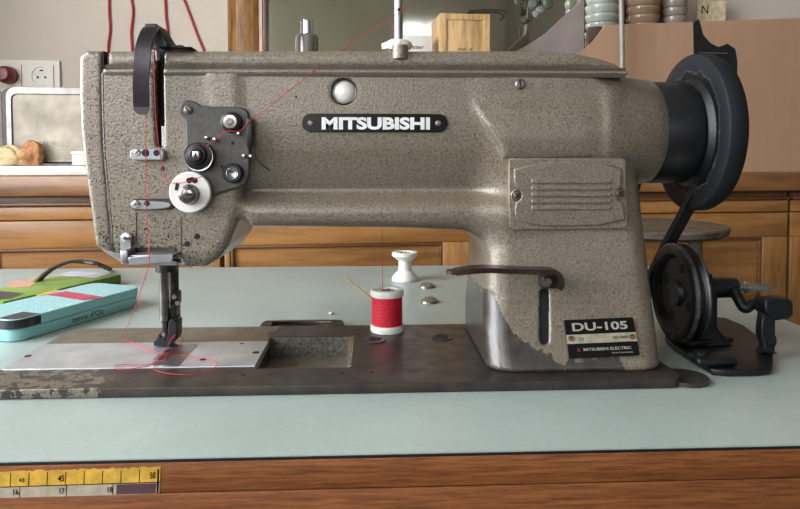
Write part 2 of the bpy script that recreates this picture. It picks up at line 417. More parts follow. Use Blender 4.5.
def nets(fn, lo, hi, h):
    xs, ys, zs = (np.arange(lo[i], hi[i]+h, h) for i in range(3))
    V = np.empty((len(xs), len(ys), len(zs)))
    for i in range(0, len(xs), 32):
        A = np.meshgrid(xs[i:i+32], ys, zs, indexing='ij'); V[i:i+32] = fn(*A)
    s = V < 0; nx, ny, nz = V.shape
    cs = [s[a:nx-1+a, b_:ny-1+b_, c:nz-1+c] for a in (0, 1) for b_ in (0, 1) for c in (0, 1)]
    sm = sum(c.astype(np.int8) for c in cs); act = (sm > 0) & (sm < 8)
    idx = np.full(act.shape, -1); idx[act] = np.arange(act.sum()); I = np.argwhere(act)
    acc = np.zeros((len(I), 3)); cnt = np.zeros(len(I)); off = [(a, b_, c) for a in (0, 1) for b_ in (0, 1) for c in (0, 1)]
    for p in range(8):
        for q in range(p+1, 8):
            if sum(abs(off[p][k]-off[q][k]) for k in range(3)) != 1: continue
            a = I+off[p]; b_ = I+off[q]; va = V[a[:, 0], a[:, 1], a[:, 2]]; vb = V[b_[:, 0], b_[:, 1], b_[:, 2]]
            m_ = (va < 0) != (vb < 0); t = np.where(m_, va/(va-vb+1e-20), 0)
            acc += np.where(m_[:, None], a+(b_-a)*t[:, None], 0); cnt += m_
    co = acc/cnt[:, None]*h+np.array([xs[0], ys[0], zs[0]]); faces = []
    for ax in range(3):
        o1, o2 = [k for k in range(3) if k != ax]
        sl = [slice(None)]*3; sl[ax] = slice(0, -1); A = s[tuple(sl)]; sl[ax] = slice(1, None); B = s[tuple(sl)]
        E = np.argwhere(A != B); E = E[(E[:, o1] > 0) & (E[:, o2] > 0) & (E[:, o1] < V.shape[o1]-1) & (E[:, o2] < V.shape[o2]-1)]
        q = []
        for d1, d2 in ((1, 1), (0, 1), (0, 0), (1, 0)):
            J = E.copy(); J[:, o1] -= d1; J[:, o2] -= d2; q.append(idx[J[:, 0], J[:, 1], J[:, 2]])
        q = np.stack(q, 1); flip = A[E[:, 0], E[:, 1], E[:, 2]] ^ (ax == 1)
        q[~flip] = q[~flip][:, ::-1]; faces.append(q)
    Fc = np.concatenate(faces); me = bpy.data.meshes.new('casting')
    me.vertices.add(len(co)); me.vertices.foreach_set('co', co.ravel()); me.loops.add(Fc.size); me.loops.foreach_set('vertex_index', Fc.ravel().astype(np.int32))
    me.polygons.add(len(Fc)); me.polygons.foreach_set('loop_start', np.arange(0, Fc.size, 4, dtype=np.int32)); me.update(calc_edges=True); me.validate(); return me
# ================================================================= ROOM
def struct(name, s, mat, frame=None):
    o = s.done(name, mat, frame=frame, smooth=False); o['kind'] = 'structure'; return o
WB = .36      # back wall, metres behind the cabinet fronts
ZF = -.75; ZC = 1.85; XL = -1.05; XR = 1.9; YR = -2.6
struct('floor', S().box((XL-.2, YR-.2, ZF-.05), (XR+.2, 2.1, ZF)), 'floor')
struct('ceiling', S().box((XL-.2, YR-.2, ZC), (XR+.2, 2.1, ZC+.05)), 'ceil')
struct('wall_back', S().box((-1.3, WB, ZF), (2.2, WB+.1, ZC)), 'wall', MB)
struct('wall_right', S().box((XR, YR, ZF), (XR+.1, 2.0, ZC)), 'walldark')
def wall_with_holes(name, fixed, axis, a0, a1, z0, z1, holes, mat):
    """wall with rectangular window openings; axis 'Y' = wall runs along Y at x=fixed"""
    s = S(); cuts = sorted(holes); cur = a0
    def bx(p, q, zz0, zz1):
        if axis == 'Y': s.box((fixed-.1, p, zz0), (fixed, q, zz1))
        else: s.box((p, fixed-.1, zz0), (q, fixed, zz1))
    for p, q, h0, h1 in cuts:
        bx(cur, p, z0, z1); bx(p, q, z0, h0); bx(p, q, h1, z1); cur = q
    bx(cur, a1, z0, z1); struct(name, s, mat)
LW = [(-1.75, -.85, .35, 1.6), (-.45, .84, .04, 1.25)]
RWN = [(-.98, -.3, .2, 1.5), (.9, 1.4, .3, 1.4)]
wall_with_holes('wall_left', XL, 'Y', YR, 2.0, ZF, ZC, LW, 'wall')
wall_with_holes('wall_rear', YR, 'X', XL, XR, ZF, ZC, RWN, 'wallgrey')
def window(i, axis, fixed, p, q, z0, z1):
    s = S(); w = .045
    def bx(a, b_, c, d):
        if axis == 'Y': s.box((fixed-.07, a, c), (fixed-.02, b_, d), .004)
        else: s.box((a, fixed-.07, c), (b_, fixed-.02, d), .004)
    bx(p, p+w, z0, z1); bx(q-w, q, z0, z1); bx(p+w, q-w, z0, z0+w); bx(p+w, q-w, z1-w, z1); bx((p+q)/2-.015, (p+q)/2+.015, z0+w, z1-w)
    struct('window_%d' % i, s, 'white')
window(1, 'Y', XL, *LW[0]); window(2, 'X', YR, *RWN[0]); window(3, 'X', YR, *RWN[1]); window(4, 'Y', XL, *LW[1])
# picture rail and door casing on the rear wall, seen in the mirror
s = S(); s.box((XL+.001, YR+.001, 1.62), (XR-.001, YR+.03, 1.67), .004); struct('trim_1', s, 'ceil')
# ================================================================= BACK CABINET RUN (own frame)
def bpt(px, py, v=0): return atb(px, py, v)
zt = bpt(400, 174.5).z            # worktop height
ZCT = zt
s = S(); s.box((-1.1, -.025, zt-.036), (2.0, WB-.002, zt), .003)
o = s.done('worktop', 'worktop', frame=MB, smooth='auto'); tag(o, 'long brown wooden worktop along the back wall under the cardboard box', 'worktop')
zl = [bpt(400, y).z for y in (192, 203, 216, 243)]
gaps = [bpt(x, 240).x for x in (-40, 222, 503, 789)] + [bpt(789, 240).x + .5]
pan = [(None, None), (230, 443), (530, 763), (None, None)]
for i in range(4):
    x0, x1 = gaps[i]+.004, gaps[i+1]-.004
    root = thing('cabinet', ['honey wood cabinet at the left behind the tins', 'honey wood cabinet seen under the sewing machine arm', 'honey wood cabinet behind the black bobbin winder', 'honey wood cabinet at the far right edge, past the dark gap'][i], 'cabinet', MB @ Vector(((x0+x1)/2, .15, ZF)), rot=PHI)
    s = S(); s.box((x0-.003, .021, ZF), (x1+.003, WB-.005, zt-.0365)); s.done('cabinet_body', 'cab', root, frame=MB, smooth=False)
    s = S(); s.box((x0, .004, zl[1]), (x1, .0205, zt-.037), .001); s.box((x0, -.006, zl[1]), (x1, .0205, zl[1]+.006), .002); s.done('cornice', 'cabdark', root, frame=MB)
    s = S(); s.box((x0, 0, zl[2]), (x1, .0205, zl[1]-.001), .002); s.done('top_rail', 'cab', root, frame=MB)
    pa, pb = pan[i]
    pa = bpt(pa, 240).x if pa else x0+.05; pb = bpt(pb, 240).x if pb else x1-.05
    ztop, zb = zl[2]-.002, ZF+.08; zp = zl[3]
    s = S(); s.box((pa-.002, .010, zb+.078), (pb+.002, .019, zp+.002)); d = s.done('door', 'cab', root, frame=MB, smooth=False)
    s = S(); s.box((x0, 0, zp), (x1, .02, ztop), .002); s.done('door_rail', 'cab', d, frame=MB)
    s = S(); s.box((x0, 0, zb), (x1, .02, zb+.08), .002); s.done('door_rail', 'cab', d, frame=MB)
    s = S(); s.box((x0, -.0005, zb+.08), (pa, .02, zp), .002); s.done('stile', 'cabv', d, frame=MB)
    s = S(); s.box((pb, -.0005, zb+.08), (x1, .02, zp), .002); s.done('stile', 'cabv', d, frame=MB)
    s = S()
    s.box((pa, .002, zp-.006), (pb, .012, zp), .002); s.box((pa, .002, zb+.08), (pa+.006, .012, zp-.006), .002); s.box((pb-.006, .002, zb+.08), (pb, .012, zp-.006), .002)
    s.done('moulding', 'cabdark', d, frame=MB)
    s = S(); s.box((x0, .04, ZF), (x1, .05, ZF+.078)); s.done('plinth', 'cabdark', root, frame=MB)
# ---- things on the worktop
FB = MB
def bthing(name, label, cat, x, v, z=ZCT, group=None): return thing(name, label, cat, MB @ Vector((x, v, z)), group, PHI)
# white tray on the left
a = bpt(-30, 170, .0); b_ = bpt(92, 176, 0)
s = S(); s.box((a.x-.12, .0, ZCT+.0005), (b_.x, .13, ZCT+.018), .003); tag(s.done('tray', 'white', frame=MB), 'flat white tray on the left end of the worktop holding bread', 'tray')
ZT = ZCT+.0185
# toaster-like rounded metal appliance
v0 = .04
x0, x1, z1 = bpt(8, 100, v0).x, bpt(118, 100, v0).x, bpt(60, 88, v0).z
t = bthing('toaster', 'toaster with steel rim and stained pale side, left of the sewing machine', 'toaster', (x0+x1)/2, v0+.05, ZT)
me = plate_xz([rrect(x0-.012, ZT+.003, x1, z1, .018)], v0, v0+.085, .001); link('body', me, 'black', t, frame=MB)
wr = .010
me = plate_xz([rrect(x0-.002, ZT+.006, x1-.001, z1+.001, .018), rrect(x0+.008, ZT-.02+.03, x1-.01, z1-.0125, .010)[::-1]], v0-.006, v0+.002, .001); link('rim', me, 'toaster_rim', t, frame=MB)
me = plate_xz([rrect(x0+.007, ZT+.009, x1-.009, z1-.0115, .008)], v0-.003, v0+.001, .0004); side = link('side_panel', me, 'toaster_side', t, frame=MB)
text_m = text_mesh('TAURUS', .010, .055, .0003, .005); pp = bpt(52, 144, v0-.0032); text_m.transform(MB @ Matrix.Translation(pp) @ XZ); link('embossed_name', text_m, 'toaster_rim', side, smooth=False)
for fx_ in (x0+.01, x1-.02): s = S(); s.cyl((fx_, v0+.02, ZT), (fx_, v0+.02, ZT+.0035), .006); s.done('foot', 'black_rubber', t, frame=MB)
# bread
def blob(name, mat, c, size, seed, label, cat, frame=MB):
    bm = bmesh.new(); bmesh.ops.create_icosphere(bm, subdivisions=4, radius=1); rs = np.random.RandomState(seed); ph = rs.rand(6)*6
    for v in bm.verts:
        p = v.co.copy(); k = 1+.12*math.sin(3*p.x+ph[0])*math.cos(4*p.z+ph[1])+.08*math.sin(7*p.y+ph[2]+3*p.x)+.05*math.sin(11*p.z+ph[3])
        v.co = Vector((p.x*size[0]*k, p.y*size[1]*k, max(p.z*size[2]*k, -size[2]*.75)))
    zm = min(v.co.z for v in bm.verts)
    for v in bm.verts: v.co += Vector((c[0], c[1], c[2]-zm))
    me = bm_mesh(bm); return tag(link(name, me, mat, frame=frame), label, cat)
bp = bpt(8, 165, .016)
blob('bread_piece', 'bread', (bp.x, .0165, ZT), (.030, .0145, .021), 1, 'pale lump of torn bread on the white tray', 'bread')
bp = bpt(32, 160, .018)
bc = blob('bread_crust', 'crust', (bp.x, .0165, ZT), (.020, .0125, .026), 2, 'orange-brown crust of bread beside the pale lump', 'bread')
# white/clear little box left of machine head
a = bpt(73, 152, .01); c = bpt(97, 178, .01)
t = bthing('plastic_container', 'small square clear-white container between tray and machine head', 'container', (a.x+c.x)/2, .03, ZT)
me = plate_xz([rrect(a.x, ZT+.0005, c.x+.01, a.z, .002)], .003, .032, .001); link('tub', me, 'pale_box', t, frame=MB)
s = S(); s.box((a.x-.001, .001, a.z-.004), (c.x+.011, .034, a.z+.001), .001); s.done('lid', 'white', t, frame=MB)
# outlet
ow = bpt(11, 76, WB); os_ = bpt(43, 76, WB)
zc = ow.z; hh = (bpt(43, 60, WB).z-bpt(43, 92, WB).z)/2; wdt = (bpt(61, 76, WB).x-bpt(43, 76, WB).x)
t = thing('wall_socket', 'white double wall socket plate above the toaster', 'socket', MB @ Vector(((ow.x+os_.x)/2, WB-.004, zc)), rot=PHI)
me = plate_xz([rrect(ow.x-wdt, zc-hh, os_.x+wdt, zc+hh, .003)], WB-.007, WB-.0005, .001); link('cover_plate', me, 'outlet', t, frame=MB)
for cx in (ow.x, os_.x):
    me = plate_xz([rrect(cx-hh*.72, zc-hh*.72, cx+hh*.72, zc+hh*.72, .002), circ(cx, zc, hh*.56)[::-1]], WB-.010, WB-.007, .0006); ins = link('socket_insert', me, 'outlet', t, frame=MB)
    me = plate_xz([circ(cx, zc, hh*.555)], WB-.0082, WB-.0072, .0002); link('socket_well', me, 'outlet', ins, frame=MB)
    s = S()
    for dx in (-1, 1): s.cyl((cx+dx*hh*.22, WB-.0088, zc-.003), (cx+dx*hh*.22, WB-.0080, zc-.003), .0026, seg=16)
    s.box((cx-.004, WB-.0088, zc+hh*.3), (cx+.004, WB-.008, zc+hh*.3+.003)); s.done('contact_hole', 'hole', ins, frame=MB)
s = S(); s.lathe([(0, -.034), (.012, -.033), (hh*.5, -.026), (hh*.54, -.014), (hh*.54, 0), (0, 0)], (ow.x, WB-.0105, zc), (0, 1, 0)); tag(s.done('plug', 'redplug', frame=MB), 'dark red round plug in the left socket', 'plug')
# red wires down the wall
def wire(pxs, label):
    pts = [MB @ atb(x, y, WB-.004) for x, y in pxs]; s = S().tube(spline(pts, 6), .0026, 10)
    tag(s.done('red_wire', 'redwire'), label, 'wire', None)
wire([(110, -40), (109, -10), (109, 12), (110, 30), (108, 48), (107, 90)], 'red wire hanging on the wall, leftmost of the four')
wire([(131, -40), (131, -5), (133, 12), (131, 32), (132, 50), (133, 90)], 'red wire hanging on the wall, second from the left')
wire([(163, -40), (165, 0), (166, 18), (168, 36), (168, 60), (167, 90)], 'red wire on the wall just right of the steel guard')
wire([(168, -40), (184, 0), (191, 18), (200, 42), (214, 72), (225, 95)], 'red wire running slanting down beside the mirror frame')
# mirror
t = thing('mirror', 'large wall mirror with gilt wooden frame, behind the arm of the machine', 'mirror', MB @ Vector((bpt(400, 0, WB).x, WB-.02, ZCT+.01)), rot=PHI)
fx0, fx1 = bpt(227, 30, WB-.03).x, bpt(268, 30, WB-.03).x; mx1 = bpt(645, 30, WB-.02).x
s = S(); prof = [(0, 0), (.0, .016), (.004, .022), (.010, .020), (.016, .027), (.045, .030), (.058, .022), (.064, .024), (.070, .014), (.075, .006), (.075, 0)]
W = fx1-fx0
vs0 = [s.bm.verts.new((fx0+u/.075*W, WB-.001-d_, ZCT+.001)) for u, d_ in prof]; vs1 = [s.bm.verts.new((v.co.x, v.co.y, 1.25)) for v in vs0]
for i in range(len(prof)-1): s.bm.faces.new((vs0[i], vs0[i+1], vs1[i+1], vs1[i]))
s.bm.faces.new(vs0); s.bm.faces.new(vs1)
s.done('frame_side', 'gilt', t, frame=MB)
s = S(); s.box((fx1-.012, WB-.026, ZCT+.001), (fx1, WB-.004, 1.18), .002); s.done('inner_lip', 'giltdark', t, frame=MB)
s = S(); s.box((fx0, WB-.03, 1.2), (mx1, WB-.001, 1.28), .004); s.done('frame_top', 'gilt', t, frame=MB)
s = S(); s.box((mx1-.001, WB-.03, ZCT+.001), (mx1+W, WB-.001, 1.25), .004); s.done('frame_side', 'gilt', t, frame=MB)
s = S(); s.box((fx1-.001, WB-.008, ZCT+.001), (mx1, WB-.002, 1.2)); s.done('glass', 'mirror', t, frame=MB, smooth=False)
# silver bottle
vb = .12; c = bpt(307, 40, vb); zz = lambda y, v=vb: bpt(400, y, v).z
rr = (bpt(319, 40, vb).x-bpt(296, 40, vb).x)/2
t = bthing('metal_flask', 'polished metal flask with narrow cap in front of the mirror', 'flask', c.x, vb, ZCT)
s = S(); s.lathe([(0, 0), (rr, 0), (rr, zz(40)-ZCT), (rr*.85, zz(37.5)-ZCT), (rr*.5, zz(36.5)-ZCT), (rr*.5, zz(34)-ZCT), (0, zz(34)-ZCT)], (c.x, vb, ZCT+.0005), (0, 0, 1)); s.done('body', 'silver', t, frame=MB)
s = S(); s.lathe([(0, 0), (rr*.56, 0), (rr*.56, zz(24)-zz(36)), (rr*.6, zz(23.5)-zz(36)), (rr*.58, zz(22.5)-zz(36)), (0, zz(22.2)-zz(36))], (c.x, vb, zz(36)), (0, 0, 1)); s.done('cap', 'chrome', t, frame=MB)
# white card box with script lettering
vb = .10; x0, x1 = bpt(396, 40, vb).x, bpt(432.5, 40, vb).x; z1 = bpt(410, 35, vb).z
t = bthing('card_box', 'low white card box with black script lettering behind the machine thread pin', 'box', (x0+x1)/2, vb+.03, ZCT)
s = S(); s.box((x0, vb, ZCT+.0005), (x1, vb+.06, z1), .001); s.done('carton', 'pale_box', t, frame=MB)
me = text_mesh('Oster', .009, .034, .0003, .006, .3); pp = bpt(416, 47, vb-.0003); me.transform(MB @ Matrix.Translation(pp) @ XZ); link('lettering', me, 'plate_black', t, smooth=False)
# wooden crate
vb = .09; x0, x1 = bpt(440, 40, vb).x, bpt(490, 40, vb).x; z1 = bpt(460, 13.5, vb).z
t = bthing('wooden_box', 'upright pale wooden box with inset front in front of the mirror', 'box', (x0+x1)/2, vb+.05, ZCT)
s = S(); wl = .014; z0 = ZCT+.0005; xs0 = x0-.0
s.box((x0, vb, z0), (x0+wl, vb+.11, z1), .001); s.box((x1-wl, vb, z0), (x1, vb+.11, z1), .001); s.box((x0+wl, vb, z1-wl*.9), (x1-wl, vb+.11, z1), .001); s.box((x0+wl, vb, z0), (x1-wl, vb+.11, z0+wl), .001)
s.done('carcass', 'crate', t, frame=MB)
s = S(); s.box((x0+wl, vb+.003, z0+wl), (x1-wl, vb+.009, z1-wl*.9), .0005); s.done('front_panel', 'crate', t, frame=MB)
me = text_mesh('mil d', .006, .030, .0003, .004); pp = bpt(465, 49, vb+.0026); me.transform(MB @ Matrix.Translation(pp) @ XZ); link('lettering', me, 'cabdark', t, smooth=False)
# leaning brown board behind
vb = .15
me = plate_xz([pxzb for pxzb in [[(q.x, q.z) for q in (bpt(516, 60, vb), bpt(519, 50, vb), bpt(533, 42, vb), bpt(548, 32, vb), bpt(580, 2, vb), bpt(584, -30, vb), bpt(586, 60, vb))]]], vb, vb+.02, .001)
lo = min(v.co.z for v in me.vertices)
for v in me.vertices:
    if v.co.z < lo+.004: v.co.z = ZCT+.0005
tag(link('carton_flap', me, 'board', frame=MB, smooth='auto'), 'greyish brown slanting board standing behind the glasses', 'board')
# bunch of kitchen things hanging: iron hook rail
s = S(); s.tube(spline([MB @ atb(x, y, WB-.02) for x, y in ((468, 11), (480, 10), (495, 10), (503, 11), (506, 15), (502, 19))], 5), .0015, 8)
tag(s.done('wire_hook', 'dark_steel'), 'thin dark wire hook against the mirror above the wooden box', 'hook')
t = thing('hanging_tools', 'bunch of green and dark utensils hanging against the mirror, top right', 'utensils', MB @ bpt(538, 5, .3), rot=PHI)
for k, (x, y, r_, mt) in enumerate([(533, 4, .013, 'tool'), (540, 10, .012, 'toolb'), (548, 3, .015, 'tool'), (536, 14, .010, 'toolb'), (545, -6, .02, 'tool'), (530, -8, .014, 'toolb')]):
    p = bpt(x, y, .31); s = S(); s.lathe([(0, -.008), (r_*.7, -.006), (r_, 0), (r_*.7, .006), (0, .008)], (p.x, p.y, p.z), (.3*(k % 3-1), -1, .4*(k % 2)), 16); s.tube([(p.x, .33, p.z), (p.x+.003, .33, p.z+.05)], .002, 6); s.done('ladle', mt, t, frame=MB)
p = bpt(530, 24, .31); s = S(); s.tube([(bpt(532, 14, .31).x, .31, bpt(532, 14, .31).z), (bpt(530, 31, .31).x, .31, bpt(530, 31, .31).z)], .0016, 6); s.done('handle', 'black', t, frame=MB)
# cardboard box
vb = .07; A = bpt(605, 25, vb); Bz = bpt(605, 25, vb).z; zr = bpt(800, 18, vb).z
x0 = A.x; x1 = bpt(868, 100, vb).x; z0 = ZCT+.0005
t = bthing('cardboard_box', 'large brown cardboard box standing on the worktop behind the handwheel', 'box', (x0+x1)/2, vb+.12, ZCT)
bm = bmesh.new(); dy = .13
def hexa(bm, pts):
    vs = [bm.verts.new(p) for p in pts]
    for f in ((0, 1, 2, 3), (4, 7, 6, 5), (0, 4, 5, 1), (1, 5, 6, 2), (2, 6, 7, 3), (3, 7, 4, 0)): bm.faces.new([vs[k] for k in f])
zr2 = Bz+(zr-Bz)*(x1-x0)/(bpt(800, 18, vb).x-x0)
hexa(bm, [(x0, vb, z0), (x1, vb, z0), (x1, vb, zr2), (x0, vb, Bz), (x0, vb+.006, z0), (x1, vb+.006, z0), (x1, vb+.006, zr2), (x0, vb+.006, Bz)])
hexa(bm, [(x0, vb+dy-.006, z0), (x1, vb+dy-.006, z0), (x1, vb+dy-.006, Bz), (x0, vb+dy-.006, Bz-.03), (x0, vb+dy, z0), (x1, vb+dy, z0), (x1, vb+dy, Bz), (x0, vb+dy, Bz-.03)])
hexa(bm, [(x1-.006, vb+.006, z0), (x1, vb+.006, z0), (x1, vb+.006, zr2), (x1-.006, vb+.006, zr2), (x1-.006, vb+dy-.006, z0), (x1, vb+dy-.006, z0), (x1, vb+dy-.006, Bz), (x1-.006, vb+dy-.006, Bz)])
hexa(bm, [(x0, vb+.006, z0), (x1-.006, vb+.006, z0), (x1-.006, vb+.006, z0+.006), (x0, vb+.006, z0+.006), (x0, vb+dy-.006, z0), (x1-.006, vb+dy-.006, z0), (x1-.006, vb+dy-.006, z0+.006), (x0, vb+dy-.006, z0+.006)])
link('carton', bm_mesh(bm), 'card', t, frame=MB, smooth=False)
q = [bpt(*p_, vb+.003) for p_ in ((562, 62), (583, 50), (593, 41), (605, 25.5), (604.5, 70), (604.5, 175), (575, 175))]
me = plate_xz([[(v.x, max(v.z, z0)) for v in q]], vb, vb+.006, .0005); link('flap', me, 'card', t, frame=MB, smooth='auto')
q = [bpt(*p_, vb) for p_ in ((693, 22.5), (699, 19), (703, 35), (710, 43), (718, 47), (724, 45), (727, 43.5), (735, 49), (737, 60), (737, 75), (728, 75), (718, 60), (700, 62), (694, 75))]
me = plate_xz([[(v.x, v.z) for v in q]], vb-.0008, vb-.0001, .0002); link('tape', me, 'black', t, label='torn black adhesive tape', frame=MB, smooth=False)
s = S(); s.box((bpt(699, 52, vb).x, vb-.0015, bpt(699, 53.2, vb).z), (bpt(727, 52, vb).x, vb-.001, bpt(699, 52.4, vb).z)); s.done('tape_print', 'satin', t, frame=MB)
# post in front of box
vb = .045; s = S(); p1, p0 = bpt(620.5, -60, vb), bpt(624.5, 120, vb)
s.cyl((p0.x, vb, ZCT+.0005), (p1.x, vb, p1.z), .0055, seg=20); tag(s.done('metal_post', 'post', frame=MB), 'thin upright grey metal rod standing in front of the cardboard box', 'rod')
# stacks of glass behind the box
def glass_stack(px, w, n, ytop, mat, label, v=.285, kind='bowl', group='stacked glassware behind the cardboard box', z_start=None):
    r_ = w/2
    z = ZCT+.0005 if z_start is None else z_start; hgt = .021; x = bpt(px, 0, v).x
    k = 0
    while z < bpt(px, ytop, v).z and k < 40:
        s = S(); rj = r_*(1+.03*math.sin(k*2.3+px))
        s.lathe([(0, 0), (rj*.86, 0), (rj*.9, hgt*.12), (rj*.97, hgt*.5), (rj, hgt*.82), (rj*.99, hgt*.9), (rj*.94, hgt*.93), (rj*.9, hgt*.6), (0, hgt*.5)], (x, v, z), (0, 0, 1), 28)
        lab = label
        tag(s.done('glass_dish', mat, frame=MB), lab, 'dish', group+' '+mat+str(px)); z += hgt; k += 1
glass_stack(602, .080, 0, -12, 'glass', 'pale green glass dish in the tall stack left of the metal rod')
glass_stack(643, .080, 0, -10, 'amber', 'amber-tinted glass dish in the stack just right of the metal rod')
glass_stack(675, .060, 0, -10, 'smoke', 'smoky glass dish in the stack beside the letter card')
# brownish jar
vb = .221; x = bpt(595, 40, vb).x; zj = bpt(595, 27, vb).z; rj = .0205
s = S(); s.lathe([(0, 0), (rj, 0), (rj, zj-ZCT-.012), (rj*.8, zj-ZCT-.002), (0, zj-ZCT)], (x, vb, ZCT+.0005), (0, 0, 1), 32); tag(s.done('storage_jar', 'jar', frame=MB), 'round-shouldered brownish jar left of the metal rod', 'jar')
# card with N
vb = .315; q0, q1 = bpt(697, 30, vb), bpt(726, 1, vb)
t = thing('letter_card', 'cream card bearing a dark letter N above the cardboard box', 'card', MB @ Vector(((q0.x+q1.x)/2, vb, ZCT)), rot=PHI)
me = plate_xz([[(q0.x, ZCT+.001), (q1.x, ZCT+.001), (q1.x, q1.z), (q0.x, q1.z+.001)]], vb, vb+.004, .0003); link('card_sheet', me, plain('cream_card', (225, 208, 176), .6), t, frame=MB, smooth=False)
me = text_mesh('N', bpt(705, 5, vb).z-bpt(705, 13.5, vb).z, .018, .0003, .01); pp = bpt(705, 9.5, vb-.0004); me.transform(MB @ Matrix.Translation(pp) @ XZ); link('letter', me, 'giltdark', t, smooth=False)
# ================================================================= STOOL behind the table
sc_ = at(652, 226, 1.08); t = thing('stool', 'round weathered wooden stool seat just behind the table, under the handwheel', 'stool', (sc_.x, 1.08, ZF))
zs = sc_.z
s = S(); s.lathe([(0, -.012), (.112, -.012), (.118, -.008), (.12, 0), (.118, .003), (.10, .0045), (0, .004)], (sc_.x, 1.08, zs), (0, 0, 1), 64); s.done('seat', 'stool', t)
for a in range(4):
    an = R(45+90*a); s = S(); s.cyl((sc_.x+.11*math.cos(an), 1.08+.11*math.sin(an), ZF), (sc_.x+.07*math.cos(an), 1.08+.07*math.sin(an), zs-.0115), .012, .011, 16); s.done('leg', 'stool', t)
# ================================================================= TABLE
TX0, TY0, TY1 = -.75, .353, .958
TX1 = .4155; TE = TY0-.0345
t = thing('sewing_table', 'sewing table with pale green laminate top and orange wood front edge', 'table', (0, .65, ZF))
HB = [(-.262, .455), (.198, .455), (.198, .588), (-.262, .588)]
link('laminate_top', plate_xy([[(TX0, TY0), (TX1-.001, TY0), (TX1-.001, TY1), (TX0, TY1)], HB[::-1]], -.004, 0, .0005), 'laminate', t, smooth='auto')
link('core_board', plate_xy([[(TX0, TY0), (TX1-.003, TY0), (TX1-.003, TY1-.001), (TX0, TY1-.001)], HB[::-1]], -.04, -.0042, 0), 'edge', t, smooth=False)
TF = TY0-.0018
zg_ = at(120, 494, TF).z
s = S(); s.box((TX0, TF, zg_+.0003), (TX1, TY0-.0005, -.0021), .0003); s.done('front_edging', 'edge', t)
s = S(); s.box((TX0, TF+.0006, -.0020), (TX1, TY0-.0002, -.0008)); s.done('dark_joint', 'hole', t)
s = S(); s.box((TX0, TF-.0006, -.05), (TX1, TY0-.0025+.0018, zg_-.0002), .0006); s.done('lower_edging', 'edge', t)
for lx in (TX0+.06, TX1-.06):
    for ly in (TY0+.05, TY1-.06):
        s = S(); s.box((lx-.025, ly-.025, ZF), (lx+.025, ly+.025, -.0405), .003); s.done('leg', 'cabdark', t)
# tape measure stuck on the wood
M['tape_y'] = plain('tape_yellow', (216, 172, 66), .6, 0, .12, 150); M['tape_w'] = plain('tape_white', (182, 172, 152), .6, 0, .1, 150); M['tape_p'] = plain('tape_purple', (92, 62, 70), .6)
def tq(px, py): v = at(px, py, TF); return (v.x, v.z)
YT1 = TF-.0001; YT0_ = TF-.0004
c = tq(80, 480); t = thing('measuring_tape', 'worn yellow and white measuring tape glued on the wooden front edge', 'tape measure', (c[0], YT1, c[1]))
rs = random.Random(3); e = 161
top = [tq(e-k*3.2, 466.5+k*3.2*.028+rs.uniform(-.6, 1.3)) for k in range(58)]
link('centimetre_band', plate_xz([[tq(-24, 487.5), tq(160, 481.5)]+top], YT0_, YT1, 0), 'tape_y', t, label='yellow band', smooth=False)
link('inch_band', plate_xz([[tq(-24, 500), tq(159.5, 493), tq(160, 482), tq(-24, 488)]], YT0_, YT1, 0), 'tape_w', t, label='greyish white band', smooth=False)
def tb(quad, mat, name, y=YT0_, par=t, label=None): link(name, plate_xz([[tq(*q_) for q_ in quad]], y-.0001, y-.00001, 0), mat, par, label, smooth=False)
def ty(px, base): return base+(160-px)*.03
for k in range(9):
    x_ = 158.3-18.4*k
    tb([(x_-.35-.6, ty(x_, 481.5)), (x_+.35-.6, ty(x_, 481.5)), (x_+.35, ty(x_, 468.5)), (x_-.35, ty(x_, 468.5))], 'plate_black', 'tick_mark')
tb([(156.8, 493), (158.6, 493), (159.4, 469), (157.8, 469)], 'plate_black', 'tick_mark')
tb([(-24, 487.9), (160, 482.2), (160, 481.4), (-24, 487.1)], 'plate_black', 'rule_line')
for px_ in (20.5, 67, 113.5): tb([(px_-.8, ty(px_, 493)), (px_-.1, ty(px_, 493)), (px_+.3, ty(px_, 482)), (px_-.4, ty(px_, 482))], 'plate_black', 'tick_mark')
tb([(116.5, 494), (155.8, 492.8), (156.5, 483), (117, 484.2)], 'tape_p', 'end_patch', YT0_, t, 'purple brown patch')
for tx, px_, py_, hp, wp in (('50', 153, 475, 6.5, 5.5), ('45', 61.5, 478, 6.5, 6), ('43', 22, 479.5, 4, 5), ('18', 110.5, 489, 5.5, 5), ('17', 62.5, 490.5, 5.5, 5), ('16', 16.5, 491.5, 5.5, 5)):
    v = at(px_, py_, TF); me = text_mesh(tx, hp/1850, wp/1850, .00008, .012); me.transform(Matrix.Translation((v.x, YT0_-.00016, v.z)) @ XZ); link('number', me, 'plate_black', t, smooth=False)
# ================================================================= SEWING MACHINE
ZB = .007; YA = .49; YC = .54; YBK = .592
SM = thing('sewing_machine', 'industrial flatbed sewing machine in hammered grey-beige paint with black MITSUBISHI name plate', 'sewing machine', (-.02, YC, 0))
# ---- bed (outline with recess cut through the top layer)
xL, xR = -.271, .2225
yF, yBk = .4425, .598
rec = pxy([(252, 372), (349, 370.5), (346, 336), (281, 337)], ZB)
rc = [(rec[0][0], .4790), (rec[1][0]-.001, .4790), (rec[1][0]-.001, rec[2][1]), (rec[0][0], rec[3][1])]
rx0, rx1, ry0, ry1 = rc[0][0], rc[1][0], rc[0][1], rc[2][1]
out = rrect(xL, yF, xR, yBk, .012)
sl = pxy([(0, 371), (254, 365)], ZB); sy0 = .4835; sy1 = pxy([(160, 343)], ZB)[0][1]; sx1 = rx0
